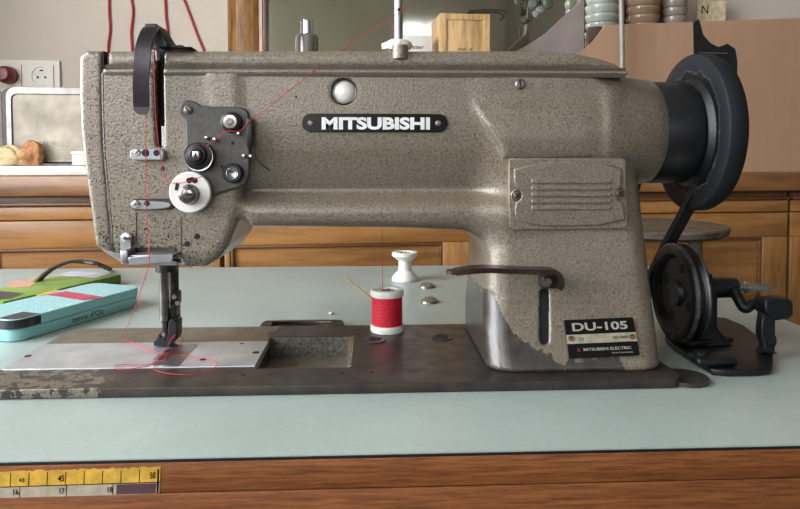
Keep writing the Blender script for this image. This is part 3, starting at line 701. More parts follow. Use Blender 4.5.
# slot for the slide plate
sp_x1 = rx0+.001
hole1 = [(xL+.004, sy0-.0004), (rx1, sy0-.0004), (rx1, ry1), (xL+.004, ry1)]
hole = [(-.262, sy0), (rx0-.0005, sy0), (rx0-.0005, ry0), (rx1, ry0), (rx1, ry1), (rx0-.0005, ry1), (rx0-.0005, sy1), (-.262, sy1)]
me = plate_xy([out, hole[::-1]], 0.0002, ZB, .0008); bed = link('bed', me, 'bed', SM, smooth='auto')
# recess floor and walls below the table line are inside the bed casting
s = S(); s.box((rx0-.002, ry0-.003, -.013), (rx1+.002, ry1+.002, -.011)); fl = s.done('recess_floor', 'paint_plain', bed, smooth=False)
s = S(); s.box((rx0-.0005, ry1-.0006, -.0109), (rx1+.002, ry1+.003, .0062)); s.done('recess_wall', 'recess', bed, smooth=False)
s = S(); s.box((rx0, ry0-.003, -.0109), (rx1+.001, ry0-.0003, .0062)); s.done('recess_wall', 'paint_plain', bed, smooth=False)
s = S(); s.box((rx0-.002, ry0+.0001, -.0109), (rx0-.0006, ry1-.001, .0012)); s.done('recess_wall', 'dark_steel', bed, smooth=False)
s = S(); s.box((rx1-.0003, ry0+.0004, ZB-.001), (rx1+.0024, ry1-.001, ZB+.0003), .0002); s.box((rx1-.0018, ry0+.0004, -.0109), (rx1-.0003, ry1-.001, ZB-.0005)); s.done('recess_edge', 'steel', bed, label='bright bare metal edge')
s = S(); s.lathe([(0, 0), (.004, 0), (.0032, .0006), (0, .0008)], (rx0+.022, (ry0+ry1)/2+.020, -.011), (0, 0, 1), 20); s.done('rusty_nut', 'rust_screw', bed, label='orange rust stained screw head')
# lower hinge lip that shows past the bed's right end
s = S(); e0 = atz(690, 384, .003); s.cyl((e0.x+.0035, .4585, .0004), (e0.x+.0035, .4585, .0035), .0165, seg=40); s.done('corner_foot', 'bed', SM)
# slide plate
me = plate_xy([[(-.2695, sy0), (sx1, sy0), (sx1, sy1), (-.2695, sy1)]], ZB-.0055, ZB+.0006, .0003); slp = link('slide_plate', me, 'slide', SM, label='bright steel slide plate', smooth='auto')
def dimple(px, py, z, rx, parent=slp, mat='hole', name='screw_hole', dz=.00012, sq=1.):
    p = atz(px, py, z); s = S(); s.cyl((0, 0, 0), (0, 0, dz), rx, seg=20); me = bm_mesh(s.bm); me.transform(Matrix.Translation(p) @ Matrix.Diagonal((1, sq, 1, 1))); return link(name, me, mat, parent, smooth=False)
for px_, py_, r_ in ((28, 356, .0027), (256, 352.5, .0030), (242, 343.6, .0015), (203, 359.5, .0026)): dimple(px_, py_, ZB+.0006, r_)
# needle plate on the slide, diagonal lines, feed slot
q = [atz(a, b_, ZB+.0006) for a, b_ in ((150, 366.5), (178, 366.5), (186, 345), (164, 345))]
me = plate_xy([[(q[0].x, q[0].y), (q[1].x, q[1].y), (q[1].x, q[2].y), (q[0].x, q[2].y)]], ZB+.0006, ZB+.0011, .0002); npl = link('needle_plate', me, 'satin', SM)
q = atz(170, 351, ZB+.0011); s = S(); s.box((q.x-.0045, q.y-.004, q.z), (q.x+.0035, q.y+.003, q.z+.0002)); s.done('feed_slot', 'hole', npl)
q = atz(162, 358, ZB+.0011); s = S()
for k in range(5): s.box((q.x-.005+k*.002, q.y-.007, q.z), (q.x-.0042+k*.002, q.y+.008, q.z+.0007))
s.done('feed_teeth', 'satin', npl)
# bed screws and holes
for px_, py_ in ((342, 373), (372, 372.5), (270, 374.5), (243, 375)):
    dimple(px_, py_, ZB, .0016, bed)
for px_, py_ in ((375, 340.5), (442, 338)):
    p = atz(px_, py_, ZB); s = S(); s.lathe([(0, .0004), (.0055, .0004), (.0062, .0009), (.0085, .0009), (.0092, 0)], p, (0, 0, 1), 32); k = s.done('oil_cap', 'dark_steel', bed)
    s = S(); s.lathe([(0, .0006), (.0052, .0006), (.0058, .0005)], p, (0, 0, 1), 24); s.done('oil_hole', 'hole', k)
# ---- body casting
def P2(pts, Y=YA): return pxz(pts, Y)
hz_px = [(60, .050), (120, .0505), (135, .0498), (150, .0485), (165, .0450), (177, .0408), (187, .0364), (192, .0352), (197, .0392), (204, .0478), (212, .0496), (221, .049), (232, .047)]
hz_z = [at(300, a, YA).z for a, _ in hz_px][::-1]; hz_h = [b_ for _, b_ in hz_px][::-1]
zzf = np.linspace(.0, .3, 400); hf = np.interp(zzf, hz_z, hz_h); ker = np.hanning(13); ker /= ker.sum(); hf = np.convolve(np.pad(hf, 6, 'edge'), ker, 'valid')
arm_poly = P2([(200, 58), (600, 58), (625, 78), (625, 120), (622, 200), (478, 234), (455, 231.5), (400, 229.5), (300, 228), (248, 228), (225, 200)])
head_poly = P2([(92, 58), (238, 58), (246, 170), (240, 205), (236, 226), (228, 246), (217, 260), (205, 267.5), (179, 267.5), (178, 262), (108, 256), (98, 200)])
blk_poly = P2([(460, 40), (462, 80), (472, 105), (486, 128), (498, 146), (503, 157.5), (630, 157.5), (672, 157), (672, 60)])
bh_z = [at(300, a, YA).z for a in (160, 150, 138, 125, 110, 98, 60)]; bh_h = [.0555, .0572, .0582, .0574, .0542, .0510, .0495]
bt_x = [at(a, 120, YA).x for a in (462, 480, 505, 565, 590, 615, 640)]; bt_h = [-.003, -.001, 0, 0, 0, 0, 0]
colz_py = [60, 150, 185, 240, 300, 330, 372]
def colrow(py, xl, xr, yf):
    return at(400, py, yf).z, at(xl, py, .570).x, at(xr, py, yf+.012).x, yf
rows = [colrow(55, 478, 615, .492), colrow(110, 478, 598, .4925), colrow(150, 478, 620, .4935), colrow(170, 476, 634, .4915), colrow(185, 475, 639, .4905), colrow(240, 471, 645, .4865), colrow(300, 468, 652, .481), colrow(335, 466, 656, .470), colrow(371, 466.5, 660, .4595)]
rows = rows[::-1]; rz = [r[0] for r in rows]; rl = [r[1] for r in rows]; rr_ = [r[2] for r in rows]; ry = [r[3] for r in rows]
bz = at(600, 133, YC).z
bx0, bx1 = at(585, 133, YC).x, at(661, 133, YC).x-.002
zbase = ZB+.0002
def body(X, Y, Z):
    ay = np.abs(Y-YC)
    a = rnd(sd_poly(X, Z, arm_poly), ay-np.interp(Z, zzf, hf), .010)
    hd = rnd(sd_poly(X, Z, head_poly), ay-.0505, .007)
    d = smin(a, hd, .008)
    bk = rnd(sd_poly(X, Z, blk_poly), ay-np.interp(Z, bh_z, bh_h)-np.interp(X, bt_x, bt_h), .003)
    cn = np.hypot(Y-YC, Z-bz)-np.interp(X, [at(q_, 133, YC).x for q_ in (520, 545, 565, 585, 605, 625, 642)]+[bx1], [.086, .074, .066, .0598, .0545, .0492, .0445, .0390]); bk = smax(bk, cn, .012); d = np.where(Z > bz-.03, np.maximum(d, cn-.0005), d); xl = np.interp(Z, rz, rl); xr = np.interp(Z, rz, rr_); yf = np.interp(Z, rz, ry)
    hx = (xr-xl)/2; xc = (xr+xl)/2; hy = (YBK-yf)/2; yc = (YBK+yf)/2
    r = .018; qx = np.abs(X-xc)-hx+r; qy = np.abs(Y-yc)-hy+r
    c = np.minimum(np.maximum(qx, qy), 0)+np.hypot(np.maximum(qx, 0), np.maximum(qy, 0))-r
    c = np.maximum(np.maximum(c, zbase-Z), Z-at(400, 120, YA).z)
    d = smin(d, c, .020)
    d = smin(d, bk, .0035)
    rb = np.hypot(Y-YC, Z-bz)-np.interp(X, [bx0, bx0+.035, bx1], [.054, .0455, .0388])
    b_ = rnd(rb, np.abs(X-(bx0+bx1)/2)-(bx1-bx0)/2, .002)
    d = smin(d, b_, .010)
    d = np.maximum(d, Z-at(400, 73.5, YA).z-.0)            # flat top under the cover
    d = np.maximum(d, zbase-Z)
    d = np.maximum(d, X-bx1)
    # take-up slot
    sx0, sx1 = at(155.5, 100, YA).x, at(163.8, 100, YA).x
    sl_ = np.maximum(np.maximum(np.abs(X-(sx0+sx1)/2)-(sx1-sx0)/2, at(158, 147, YA).z-Z), Y-(YA+.03))
    d = np.maximum(d, -sl_)
    c1 = at(343.5, 91.5, YA); hole_ = np.maximum(np.hypot(X-c1.x, Z-c1.z)-.0094, Y-(YA+.010)); d = np.maximum(d, -hole_)
    # reverse lever slot
    l0, l1 = at(545, 292, .4815), at(545.3, 341, .4665)
    t_ = np.clip((Z-l1.z)/(l0.z-l1.z), 0, 1); ls = np.maximum(np.hypot(X-(l1.x+(l0.x-l1.x)*t_), Z-(l1.z+(l0.z-l1.z)*t_))-.0034, Y-.498); d = np.maximum(d, -ls)
    # shallow milled areas on the head
    return d
me = nets(body, (-.215, .455, .004), (.232, .60, .232), .0016)
arm = link('arm_casting', me, 'paint', SM)
# face plate at the left end
fp = P2([(79.5, 56), (87, 50.5), (103, 51), (103.5, 110), (105, 150), (109, 195), (112, 228), (113, 252), (101, 250), (95, 245), (91.5, 215), (85, 170), (80.5, 130), (79, 90)])
def fpf(X, Y, Z): return rnd(sd_poly(X, Z, fp), np.abs(Y-YC)-.0514, .0035)
fpo = link('face_plate', nets(fpf, (-.225, .48, .08), (-.175, .60, .25), .0015), 'paint_head', SM)
# seam between plate and head, dark bottom casting
sm_ = P2([(103, 51), (103.8, 51), (104.3, 110), (105.8, 150), (109.8, 195), (112.8, 228), (113.8, 252), (113, 252), (112, 228), (109, 195), (105, 150), (103.5, 110)])
link('seam', plate_xz([sm_], YA-.0005, YA+.01, 0), 'hole', SM, smooth=False)
q = P2([(98, 247), (178, 262), (176, 266), (128, 265.5), (118, 261), (102, 251)])
link('head_underside', plate_xz([q], YA+.001, .585, .001), 'satin', SM)
# top cover
cv = P2([(103.5, 70), (103.5, 54), (108, 50), (545, 50), (575, 52), (600, 57), (618, 63), (627, 70)])
fg = P2([(103.5, 74.5), (103.5, 68.8), (628, 68.8), (628, 76), (622, 74.5)])
c0, c1_ = at(155.5, 60, YA).x, at(163.8, 60, YA).x
zf_ = at(300, 68.2, YA).z
def cov(X, Y, Z):
    ay = np.abs(Y-YC)
    a = rnd(sd_poly(X, Z, cv), ay-.0495, .0065); b_ = rnd(sd_poly(X, Z, fg), ay-.0520, .0015)
    gv = np.maximum(np.abs(Z-zf_)-.0008, .0475-ay)
    d = np.minimum(a, b_); d = np.maximum(d, -gv)
    sl_ = np.maximum(np.abs(X-(c0+c1_)/2)-(c1_-c0)/2, Y-(YA+.028)); return np.maximum(d, -sl_)
for ya_, yb_, yy_ in ((74.1, 74.8, .0514), (67.9, 68.4, .0498)):
    a_, c_ = at(104.5, yb_, YC-yy_), at(625.5, ya_, YC-yy_)
    for p_, q_ in ((a_.x, c0), (c1_, c_.x)): s = S(); s.box((p_, YC-yy_, a_.z), (q_, YC-yy_+.002, c_.z)); s.done('cover_seam', 'strap', SM, smooth=False)
tc = link('top_cover', nets(cov, (-.2, .484, .222), (.21, .6, .248), .0013), 'paint_plain', SM)
s = S(); s.box((c0+.0004, YA+.006, at(158, 126, YA).z), (c1_-.0004, YA+.026, at(158, 50, YA).z)); s.done('slot_shade_fill', 'hole', SM, smooth=False)  # added black fill, stands in for the shade inside the take-up slot
q0, q1 = at(160.5, 146, YA), at(164, 126, YA); s = S(); s.box((q0.x, YA+.003, q0.z), (q1.x-.0003, YA+.006, q1.z)); s.done('slot_edge', 'steel', SM, label='bright sliver inside the slot')
q = at(162.5, 41, YA); s = S(); s.box((at(156, 41, YA).x, YA-.0005, at(158, 49, YA).z), (at(163.5, 41, YA).x, YA+.012, at(158, 44, YA).z), .001)
# take-up guard
xa, xb = at(134, 90, .468).x, at(150, 90, .468).x; wg = xb-xa; xc = (xa+xb)/2
def gp(py, Y, px=142): v = at(px, py, Y); return (v.x, Y, v.z)
path = spline([gp(107, .474, 141.5), gp(85, .472, 141), gp(65, .471, 142), gp(48, .472, 143.5), gp(36, .477, 147), gp(29, .486, 150.5), gp(27.5, .498, 153), gp(30, .510, 156)], 6)
s = S(); s.sweep(path, wg, .0018); g0 = gp(107, .474, 141.5)
s.cyl((g0[0], .4731, g0[2]), (g0[0], .4749, g0[2]), wg/2, seg=32)
gd = s.done('take_up_guard', 'guard', SM, label='curved dark steel take-up lever guard')
me = plate_xz([pxz([(152, 28), (163, 28), (166, 33), (175, 47), (174, 51), (160, 51), (157, 45), (152, 38)], .505)], .488, .515, .0008); link('guard_bracket', me, 'black', gd)
s = S(); a_, c_ = at(172, 49.5, .50), at(195, 48, .50); s.box((a_.x, .49, at(180, 50, .5).z), (c_.x, .515, at(180, 48.6, .5).z), .0006); p = at(180, 48.5, .5); s.cyl((p.x, .5, p.z-.001), (p.x, .5, p.z+.002), .0032); s.done('guard_foot', 'black', gd)
s = S(); s.tube([at(153, 42, .478), at(157, 46, .484), at(158, 60, .49)], .0015, 8); s.tube([at(150, 47, .478), at(156, 49, .484)], .0012, 8); s.done('take_up_lever', 'satin', SM)
# thread pin on top
p = at(398.5, 50, .52); z0 = p.z
pin = S(); pin.cyl((p.x, .52, z0+.0005), (p.x, .52, z0+.075), .0034, seg=24); pn = pin.done('thread_pin', 'satin', SM)
s = S(); s.lathe([(0, .0), (.009, 0), (.0105, .002), (.0105, .0055), (.008, .0075), (.0035, .008), (0, .008)], (p.x, .52, z0), (0, 0, 1), 8); s.done('pin_nut', 'white_plastic', pn)
s = S(); s.lathe([(0, 0), (.005, 0), (.0055, .004), (.003, .0055), (0, .0055)], (p.x-.008, .52, z0+.0005), (0, 0, 1), 16); s.done('guide_eye', 'white_plastic', pn)
q = at(402.5, 10, .517); s = S(); s.cyl((p.x+.0002, .5160, q.z-.0), (p.x+.0002, .5168, q.z), .0013, seg=14); s.done('eyelet', 'hole', pn)
# cylinder boss under the pin on the cover front
s = S(); s.lathe([(0, -.012), (.006, -.010), (.006, 0), (0, 0)], (p.x, YC-.0475, z0-.001), (0, 0, 1), 24); s.done('pin_boss', 'paint_plain', SM)
# oil sight window
c = at(343.5, 91.5, YA); s = S(); s.lathe([(0, -.002), (.004, -.0016), (.0075, -.0004), (.0093, .0018), (.0093, .004), (0, .004)], (c.x, YA+.0020, c.z), (0, 1, 0), 40); sg = s.done('oil_sight', 'sight', SM, label='round shiny oil sight window')
s = S(); s.lathe([(.0090, .003), (.0090, -.0002), (.0096, -.0006), (.0102, 0), (.0102, .003)], (c.x, YA-.0001, c.z), (0, 1, 0), 40); s.done('rim', 'dark_steel', sg)
# name plate
Yn = YA-.001
q0 = at(302, 132, Yn); q1 = at(447.5, 114, Yn); hN = (q1.z-q0.z)/2
me = plate_xz([rrect(q0.x, q0.z, q1.x, q1.z, hN*.98, 8)], YA-.0019, YA+.0004, .0004); nm = link('name_plate', me, 'plate_black', SM, label='black name plate')
tp = at(376, 123.5, Yn); text_xz('lettering', 'MITSUBISHI', at(376, 117.5, Yn).z-at(376, 130, Yn).z, at(430, 120, Yn).x-at(322, 120, Yn).x, (tp.x, YA-.0021, tp.z), 'letters', nm, .045, 'raised silver letters MITSUBISHI')
for px_ in (311, 438.5):
    c = at(px_, 123.2, Yn); s = S(); s.lathe([(0, -.0014), (.0016, -.0012), (.0024, -.0003), (.0024, .0005)], (c.x, YA-.0019, c.z), (0, 1, 0), 20); s.done('rivet', 'screw', nm)
def screw(px, py, Y, r, parent=SM, mat='screw', slot=.6, name='screw', phil=False, proud=.0012):
    c = at(px, py, Y); s = S(); s.lathe([(0, -proud), (r*.7, -proud), (r, -proud*.45), (r, .001)], (c.x, Y, c.z), (0, 1, 0), 24); o = s.done(name, mat, parent)
    s = S(); rm = Matrix.Rotation(slot, 3, 'Y'); s.box((c.x-r*.8, Y-proud-.0002, c.z-r*.13), (c.x+r*.8, Y-proud+.0003, c.z+r*.13), rot=rm)
    if phil: s.box((c.x-r*.7, Y-proud-.0002, c.z-r*.13), (c.x+r*.7, Y-proud+.0003, c.z+r*.13), rot=Matrix.Rotation(slot+math.pi/2, 3, 'Y'))
    s.done('screw_slot', 'hole', o, smooth=False); return o
screw(520, 84.5, YC-.0515, .0040, mat='screw', slot=1.4, proud=.0022)
for px_, py_, r_ in ((187, 244, .0024), (197, 236.5, .0026), (162.5, 168.5, .0018), (233, 95, .0008), (296, 97, .0009)):
    c = at(px_, py_, YA-.0008); s = S(); s.lathe([(0, 0), (r_*.8, 0), (r_, .0006), (r_, .001)], (c.x, YA-.0008, c.z), (0, 1, 0), 20); s.done('oil_hole', 'hole', SM)
# ---- tension assembly
TP = P2([(181, 113), (181.5, 105), (186, 100.5), (192, 100.5), (198, 103), (203, 107), (240, 107), (247, 109.5), (250.5, 115), (251, 150), (250.5, 176), (246, 184), (238, 188), (224, 191.5), (214, 196), (204, 200), (196, 190), (189, 172), (187.5, 160), (187.5, 120), (184, 117)])
me = plate_xz([chaikin(TP, 2)], YA-.0045, YA+.0005, .0012); tpn = link('tension_plate', me, 'graphite', SM, label='dark grey tension plate')
def disc(name, px, py, Y, prof, mat, parent, seg=48, label=None):
    c = at(px, py, Y); s = S(); s.lathe(prof, (c.x, Y, c.z), (0, 1, 0), seg); return s.done(name, mat, parent, label)
Yt = YA-.0045
screw(188.3, 110, Yt, .0033, tpn, 'screw', .9)
# middle disc assembly
k = disc('tension_disc', 200.5, 156.5, Yt, [(0, -.006), (.0098, -.006), (.0105, -.0055), (.0092, -.004), (.0108, -.002), (.0108, 0)], 'dark_steel', tpn)
disc('disc_edge', 200.5, 156.5, Yt, [(.0098, -.0062), (.0106, -.0064), (.0108, -.0055)], 'steel', k)
k = disc('tension_knob', 197, 155, Yt-.006, [(0, -.006), (.0040, -.006), (.0046, -.0055), (.0048, -.0035), (.0068, -.0030), (.0075, 0), (0, 0)], 'black', tpn)
c = at(196, 155.6, Yt-.0122); s = S(); s.box((c.x-.0022, Yt-.0128, c.z-.0032), (c.x+.0022, Yt-.0118, c.z+.0032), .0004); kk = s.done('knob_stud', 'chrome', k); s = S(); s.box((c.x-.0007, Yt-.0131, c.z-.002), (c.x+.0007, Yt-.0127, c.z+.002)); s.done('stud_slot', 'hole', kk)
# upper right disc
k = disc('guide_disc', 232, 122.5, Yt, [(0, -.005), (.0058, -.005), (.0075, -.004), (.0078, -.001), (.0072, 0)], 'black', tpn)
k2 = disc('disc_cap', 230.5, 121.7, Yt-.005, [(.0028, -.0022), (.0048, -.002), (.0054, 0), (0, 0)], 'steel', k); disc('disc_screw', 230.5, 121.7, Yt-.005, [(0, -.0032), (.0024, -.003), (.003, -.0014)], 'screw', k, 24)
# lower right ring
k = disc('regulator_ring', 233.5, 173, Yt, [(0, -.002), (.0028, -.002), (.003, -.005), (.0062, -.005), (.0074, -.0035), (.0074, 0)], 'black', tpn); disc('ring_core', 233.5, 173, Yt, [(0, -.0024), (.0030, -.0046), (.0040, -.0052), (.0044, -.0049)], 'satin', k, 24)
for px_, py_, r_ in ((207.5, 138, .0013), (215.5, 139.5, .0015), (239.5, 134, .0013), (244.5, 156, .0015), (251.5, 156.5, .0015)):
    disc('guide_pin', px_, py_, Yt, [(0, -.005), (r_*.8, -.0048), (r_, -.004), (r_, 0)], 'chrome', tpn, 16)
for px_, py_, r_ in ((233, 143, .0013), (222, 166.5, .0010)): disc('plate_hole', px_, py_, Yt-.0002, [(0, -.0001), (r_, 0)], 'hole', tpn, 16)
a_, c_ = at(247.5, 147, Yt), at(253.5, 118, Yt); s = S(); s.box((a_.x, Yt-.005, a_.z), (c_.x, Yt+.001, c_.z), .001); s.done('side_bracket', 'black', tpn)
s = S(); s.tube(spline([(at(x, y, Yt-.001)) for x, y in ((251, 140), (254, 152), (259, 162), (270, 171))], 5), .0006, 6); s.done('check_spring', 'dark_steel', tpn)
# big bright disc
Yd = Yt-.001
c = at(191.5, 192, Yd)
k = disc('large_tension_disc', 191.5, 192, Yd, [(0, -.005), (.0142, -.005), (.0150, -.0042), (.0150, -.001), (.0120, 0), (.0120, .0035)], 'white', SM, 64, 'large white metal disc')
s = S(); cc = at(192, 180.5, Yd-.005); s.cyl((cc.x-.002, Yd-.0053, cc.z), (cc.x-.002, Yd-.0049, cc.z), .0021, seg=16); s.cyl((cc.x+.002, Yd-.0053, cc.z), (cc.x+.002, Yd-.0049, cc.z), .0021, seg=16); s.cyl((cc.x, Yd-.0053, cc.z+.001), (cc.x, Yd-.0049, cc.z+.001), .0016, seg=16); s.done('disc_slot', 'hole', k, smooth=False)
s = S(); cc = at(177, 186.5, Yd-.005); s.box((cc.x-.0012, Yd-.0053, cc.z-.0028), (cc.x+.0012, Yd-.0049, cc.z+.0028), rot=Matrix.Rotation(.2, 3, 'Y')); s.done('disc_slot', 'hole', k, smooth=False)
k2 = disc('disc_knob', 189.5, 194.5, Yd-.005, [(0, -.008), (.0048, -.008), (.0062, -.007), (.0072, -.001), (.0076, 0), (0, 0)], 'barsteel', k)
k3 = disc('knob_screw', 188.5, 194.5, Yd-.013, [(0, -.001), (.003, -.0008), (.0034, 0)], 'chrome', SM, 24); cc = at(188.5, 194.5, Yd-.0142); s = S(); s.box((cc.x-.003, Yd-.0144, cc.z-.0006), (cc.x+.003, Yd-.0139, cc.z+.0006)); s.done('screw_slot', 'hole', k3)
s = S(); s.tube(spline([at(x, y, YA-.003) for x, y in ((183, 203), (174, 199), (170, 193), (171, 187), (174, 188))], 5), .0005, 6); s.done('take_up_spring', 'steel', SM)
# ---- thread guides on the head
a_, c_ = at(133.5, 160, YA), at(166.5, 149, YA)
me = plate_xz([rrect(a_.x, a_.z, c_.x, c_.z, .0030)], YA-.007, YA+.0005, .0008); gd1 = link('upper_thread_guide', me, 'polished', SM)
for px_, r_ in ((145.5, .0026), (156.5, .0022)):
    c = at(px_, 153, YA-.007); s = S(); s.lathe([(0, -.0001), (r_, -.0001), (r_*1.1, .0002)], (c.x, YA-.0071, c.z), (0, 1, 0), 20); s.done('guide_hole', 'hole', gd1)
screw(137.5, 152.5, YA-.007, .0024, gd1, 'steel', -.8)
a_, c_ = at(131.5, 210, YA), at(176, 198.5, YA)
me = plate_xz([rrect(a_.x, a_.z, c_.x, c_.z, .0042)], YA-.0012, YA+.0005, .0003); g2 = link('lower_thread_guide', me, 'dark_steel', SM)
a_, c_ = at(133, 209, YA), at(172, 199.5, YA)
me = plate_xz([chaikin([(a_.x, a_.z), (a_.x+.018, a_.z), (c_.x, a_.z+.001), (c_.x, c_.z-.002), (a_.x+.018, c_.z-.001), (a_.x, c_.z)], 2)], YA-.005, YA-.0012, .0008); link('guide_finger', me, 'polished', g2)
screw(136.5, 204, YA-.005, .0027, g2, 'steel', 0.)
c = at(147, 203.5, YA-.005); s = S(); s.cyl((c.x, YA-.0053, c.z), (c.x, YA-.0049, c.z), .002, seg=18); s.done('guide_hole', 'hole', g2)
# lower L bracket
a_, c_ = at(122, 254, YA-.002), at(132, 233, YA-.002)
me = plate_xz([rrect(a_.x, a_.z, c_.x, c_.z, .003)], YA-.0045, YA+.0005, .0005); lb = link('foot_guard_bracket', me, 'polished', SM)
screw(127, 237.5, YA-.0045, .0036, lb, 'steel', .35)
s = S(); p0 = at(128, 258, .476); p1 = at(171, 255, .478); w_ = .0062
q = [at(122, 248, .485), at(122.5, 256, .478), at(130, 263.5, .472), at(172, 262.5, .472), at(173, 254, .472), at(132, 256, .472), at(128, 250, .480)]
link('foot_guard_bar', plate_xz([[(v.x, v.z) for v in (at(130, 264.5, .472), at(172, 261.5, .472), at(173.5, 253.5, .472), at(129, 257, .472))]], .4705, .4725, .0003), 'polished', lb)
s = S(); s.box((at(130, 255, .472).x, .4726, at(140, 256.5, .472).z), (at(173, 255, .472).x, YA+.001, at(140, 255.3, .472).z), .0003); s.box((at(124, 250, .478).x, .4705, at(125, 264, .472).z), (at(131.5, 250, .478).x, YA-.003, at(125, 250, .472).z), .001); s.done('bracket_shelf', 'satin', lb)
# recessed presser bar block (dark bottom behind bracket)
a_, c_ = at(132, 257, YA), at(176, 247, YA); s = S(); s.box((a_.x, YA-.0012, a_.z), (c_.x, YA+.001, c_.z)); s.done('head_recess', 'dark_steel', SM)
# shallow cover on head: thin groove lines
a_, c_ = at(137, 247, YA), at(181, 212, YA); s = S()
s.box((a_.x-.0002, YA-.0009, a_.z), (a_.x+.0002, YA, c_.z)); s.done('cover_seam', 'dark_steel', SM)
s = S(); s.box((c_.x-.0002, YA-.0009, a_.z-.006), (c_.x+.0002, YA, c_.z-.004)); s.done('cover_seam', 'dark_steel', SM)
# ---- bars, needle, presser foot
YN = .545
def bar(name, x, y0, y1, r, mat, Y=YN, par=SM, seg=24):
    a_, c_ = at(x, y0, Y), at(x, y1, Y); s = S(); s.cyl((a_.x, Y, a_.z), (a_.x, Y, c_.z), r, seg=seg); return s.done(name, mat, par)
bar('bar_bushing', 166.5, 258, 271, .0088, 'dark_steel', .538)
nb = bar('needle_bar', 163.5, 264, 320, .0038, 'barsteel', .534)
pb = bar('presser_bar', 173, 264, 312, .0045, 'dark_steel', .55)
s = S(); a_ = at(168, 318, .543); s.box((at(162, 300, .54).x, .536, at(168, 323, .54).z), (at(176.5, 300, .54).x, .552, at(168, 303, .54).z), .0012)
s.box((at(171, 300, .54).x, .538, at(168, 305, .54).z), (at(178.5, 300, .54).x, .550, at(168, 292, .54).z), .0012); s.done('bar_clamp', 'black_iron', pb)
for px_, py_ in ((174, 297), (177.5, 303), (169, 306)):
    c = at(px_, py_, .535); s = S(); s.lathe([(0, -.003), (.0018, -.0028), (.002, 0), (0, 0)], (c.x, .537, c.z), (0, 1, 0), 16); s.done('clamp_screw', 'screw', pb)
s = S()
s.cyl(at(165.5, 320, .54), at(166, 343, .54), .0012, .0008, 12); nd = s.done('needle', 'steel', nb)
s = S(); Yf = .536
def zz_(py, px=165): return at(px, py, Yf).z
def xx_(px): return at(px, 330, Yf).x
s.box((xx_(163), .533, zz_(340)), (xx_(168.5), .545, zz_(318)), .001); s.box((xx_(170), .534, zz_(340)), (xx_(177), .548, zz_(318)), .001)
ft = s.done('presser_foot', 'black_iron', SM)
me = plate_xz([pxz([(154.5, 345), (171, 345), (177.5, 338), (178, 322), (174, 318), (170, 320), (168, 336), (163, 338), (160, 333.5), (157.5, 338.5), (154.5, 340)], .536)], .533, .549, .0007); link('foot_sole', me, 'black_iron', ft)
c = at(164, 334, .533); s = S(); s.lathe([(0, -.002), (.0016, -.0018), (.0016, 0)], (c.x, .5335, c.z), (0, 1, 0), 12); s.done('foot_screw', 'screw', ft)
# ---- column cover plate
def colY(py): return float(np.interp(at(560, py, .48).z, rz, ry))
tilt = 0
Ycp = .4895
cpo = P2([(509, 158.5), (622, 158), (626, 160), (628.5, 225), (627, 229), (513, 230), (510, 227), (509, 200)], Ycp-.006)
me = plate_xz([cpo], Ycp-.0055, Ycp+.002, .0008); cp = link('side_cover', me, 'paint_plain', SM, label='rectangular ribbed cover plate')
rim_in = P2([(513.5, 163), (620.5, 161.5), (621, 187), (616, 190), (615, 195), (617, 200), (623, 203), (625, 225), (515, 226.5), (514.5, 203), (520, 200), (521.5, 195), (520, 190), (514, 187)], Ycp-.006)
cpw = curve = plate_xz([chaikin(rim_in, 1)], Ycp-.0075, Ycp-.005, .0010); link('raised_panel', cpw, 'paint_plain', cp)
for k_ in range(5):
    y_ = 181.5+k_*6.6-.0; a_ = at(531, y_+2, Ycp-.0075); c_ = at(611-(.0), y_-1, Ycp-.0075)
    s = S(); hh_ = .0017; rr2 = rrect(a_.x, a_.z, c_.x, a_.z+.0034, .0016); me = plate_xz([rr2], Ycp-.0090, Ycp-.0070, .0007); link('rib', me, 'paint_plain', cp)
for px_ in (517.5, 619.5):
    cc = at(px_, 195.5 if px_ < 600 else 193.5, Ycp-.0058); s = S(); s.lathe([(.0038, .0006), (.0045, -.0008), (.0052, 0)], (cc.x, Ycp-.0058, cc.z), (0, 1, 0), 28); s.done('screw_seat', 'paint_plain', cp)
    screw(px_, 195.5 if px_ < 600 else 193.5, Ycp-.0058, .0034, cp, 'screw', .7, phil=True)
# ---- reverse lever
def yfz(z): return float(np.interp(z, rz, ry))
Yl = .462
s = S(); pth = [at(x, y, Yl) for x, y in ((455, 271.8), (462, 270.8), (474, 269.3), (490, 268.8), (510, 269.8), (530, 270.5), (546, 270.5), (554, 271.5), (558.5, 276), (559.5, 283), (557, 288))]
P_ = spline(pth, 5); n_ = len(P_); w_ = [.013+.003*math.sin(math.pi*min(1, i/(n_*.45))) if i < n_*.45 else .013 for i in range(n_)]
s.sweep(P_, w_, .0036, (0, 1, 0)); s.cyl(P_[0]-Vector((0, 0, .0012)), P_[0]+Vector((0, 0, .0012)), .0065, seg=24)
rl_ = s.done('reverse_lever', 'lever', SM, label='dark brown curved reverse lever')
a_, c_ = at(541.5, 288, .470), at(559, 271, .470); s = S(); s.box((a_.x, .466, a_.z), (c_.x, .480, c_.z), .001); s.done('lever_arm', 'black', rl_)
cc = at(546.5, 282, .464); s = S(); s.lathe([(0, -.004), (.0036, -.004), (.004, -.003), (.004, .002)], (cc.x, .466, cc.z), (0, 1, 0), 6); s.done('nut', 'screw', rl_)
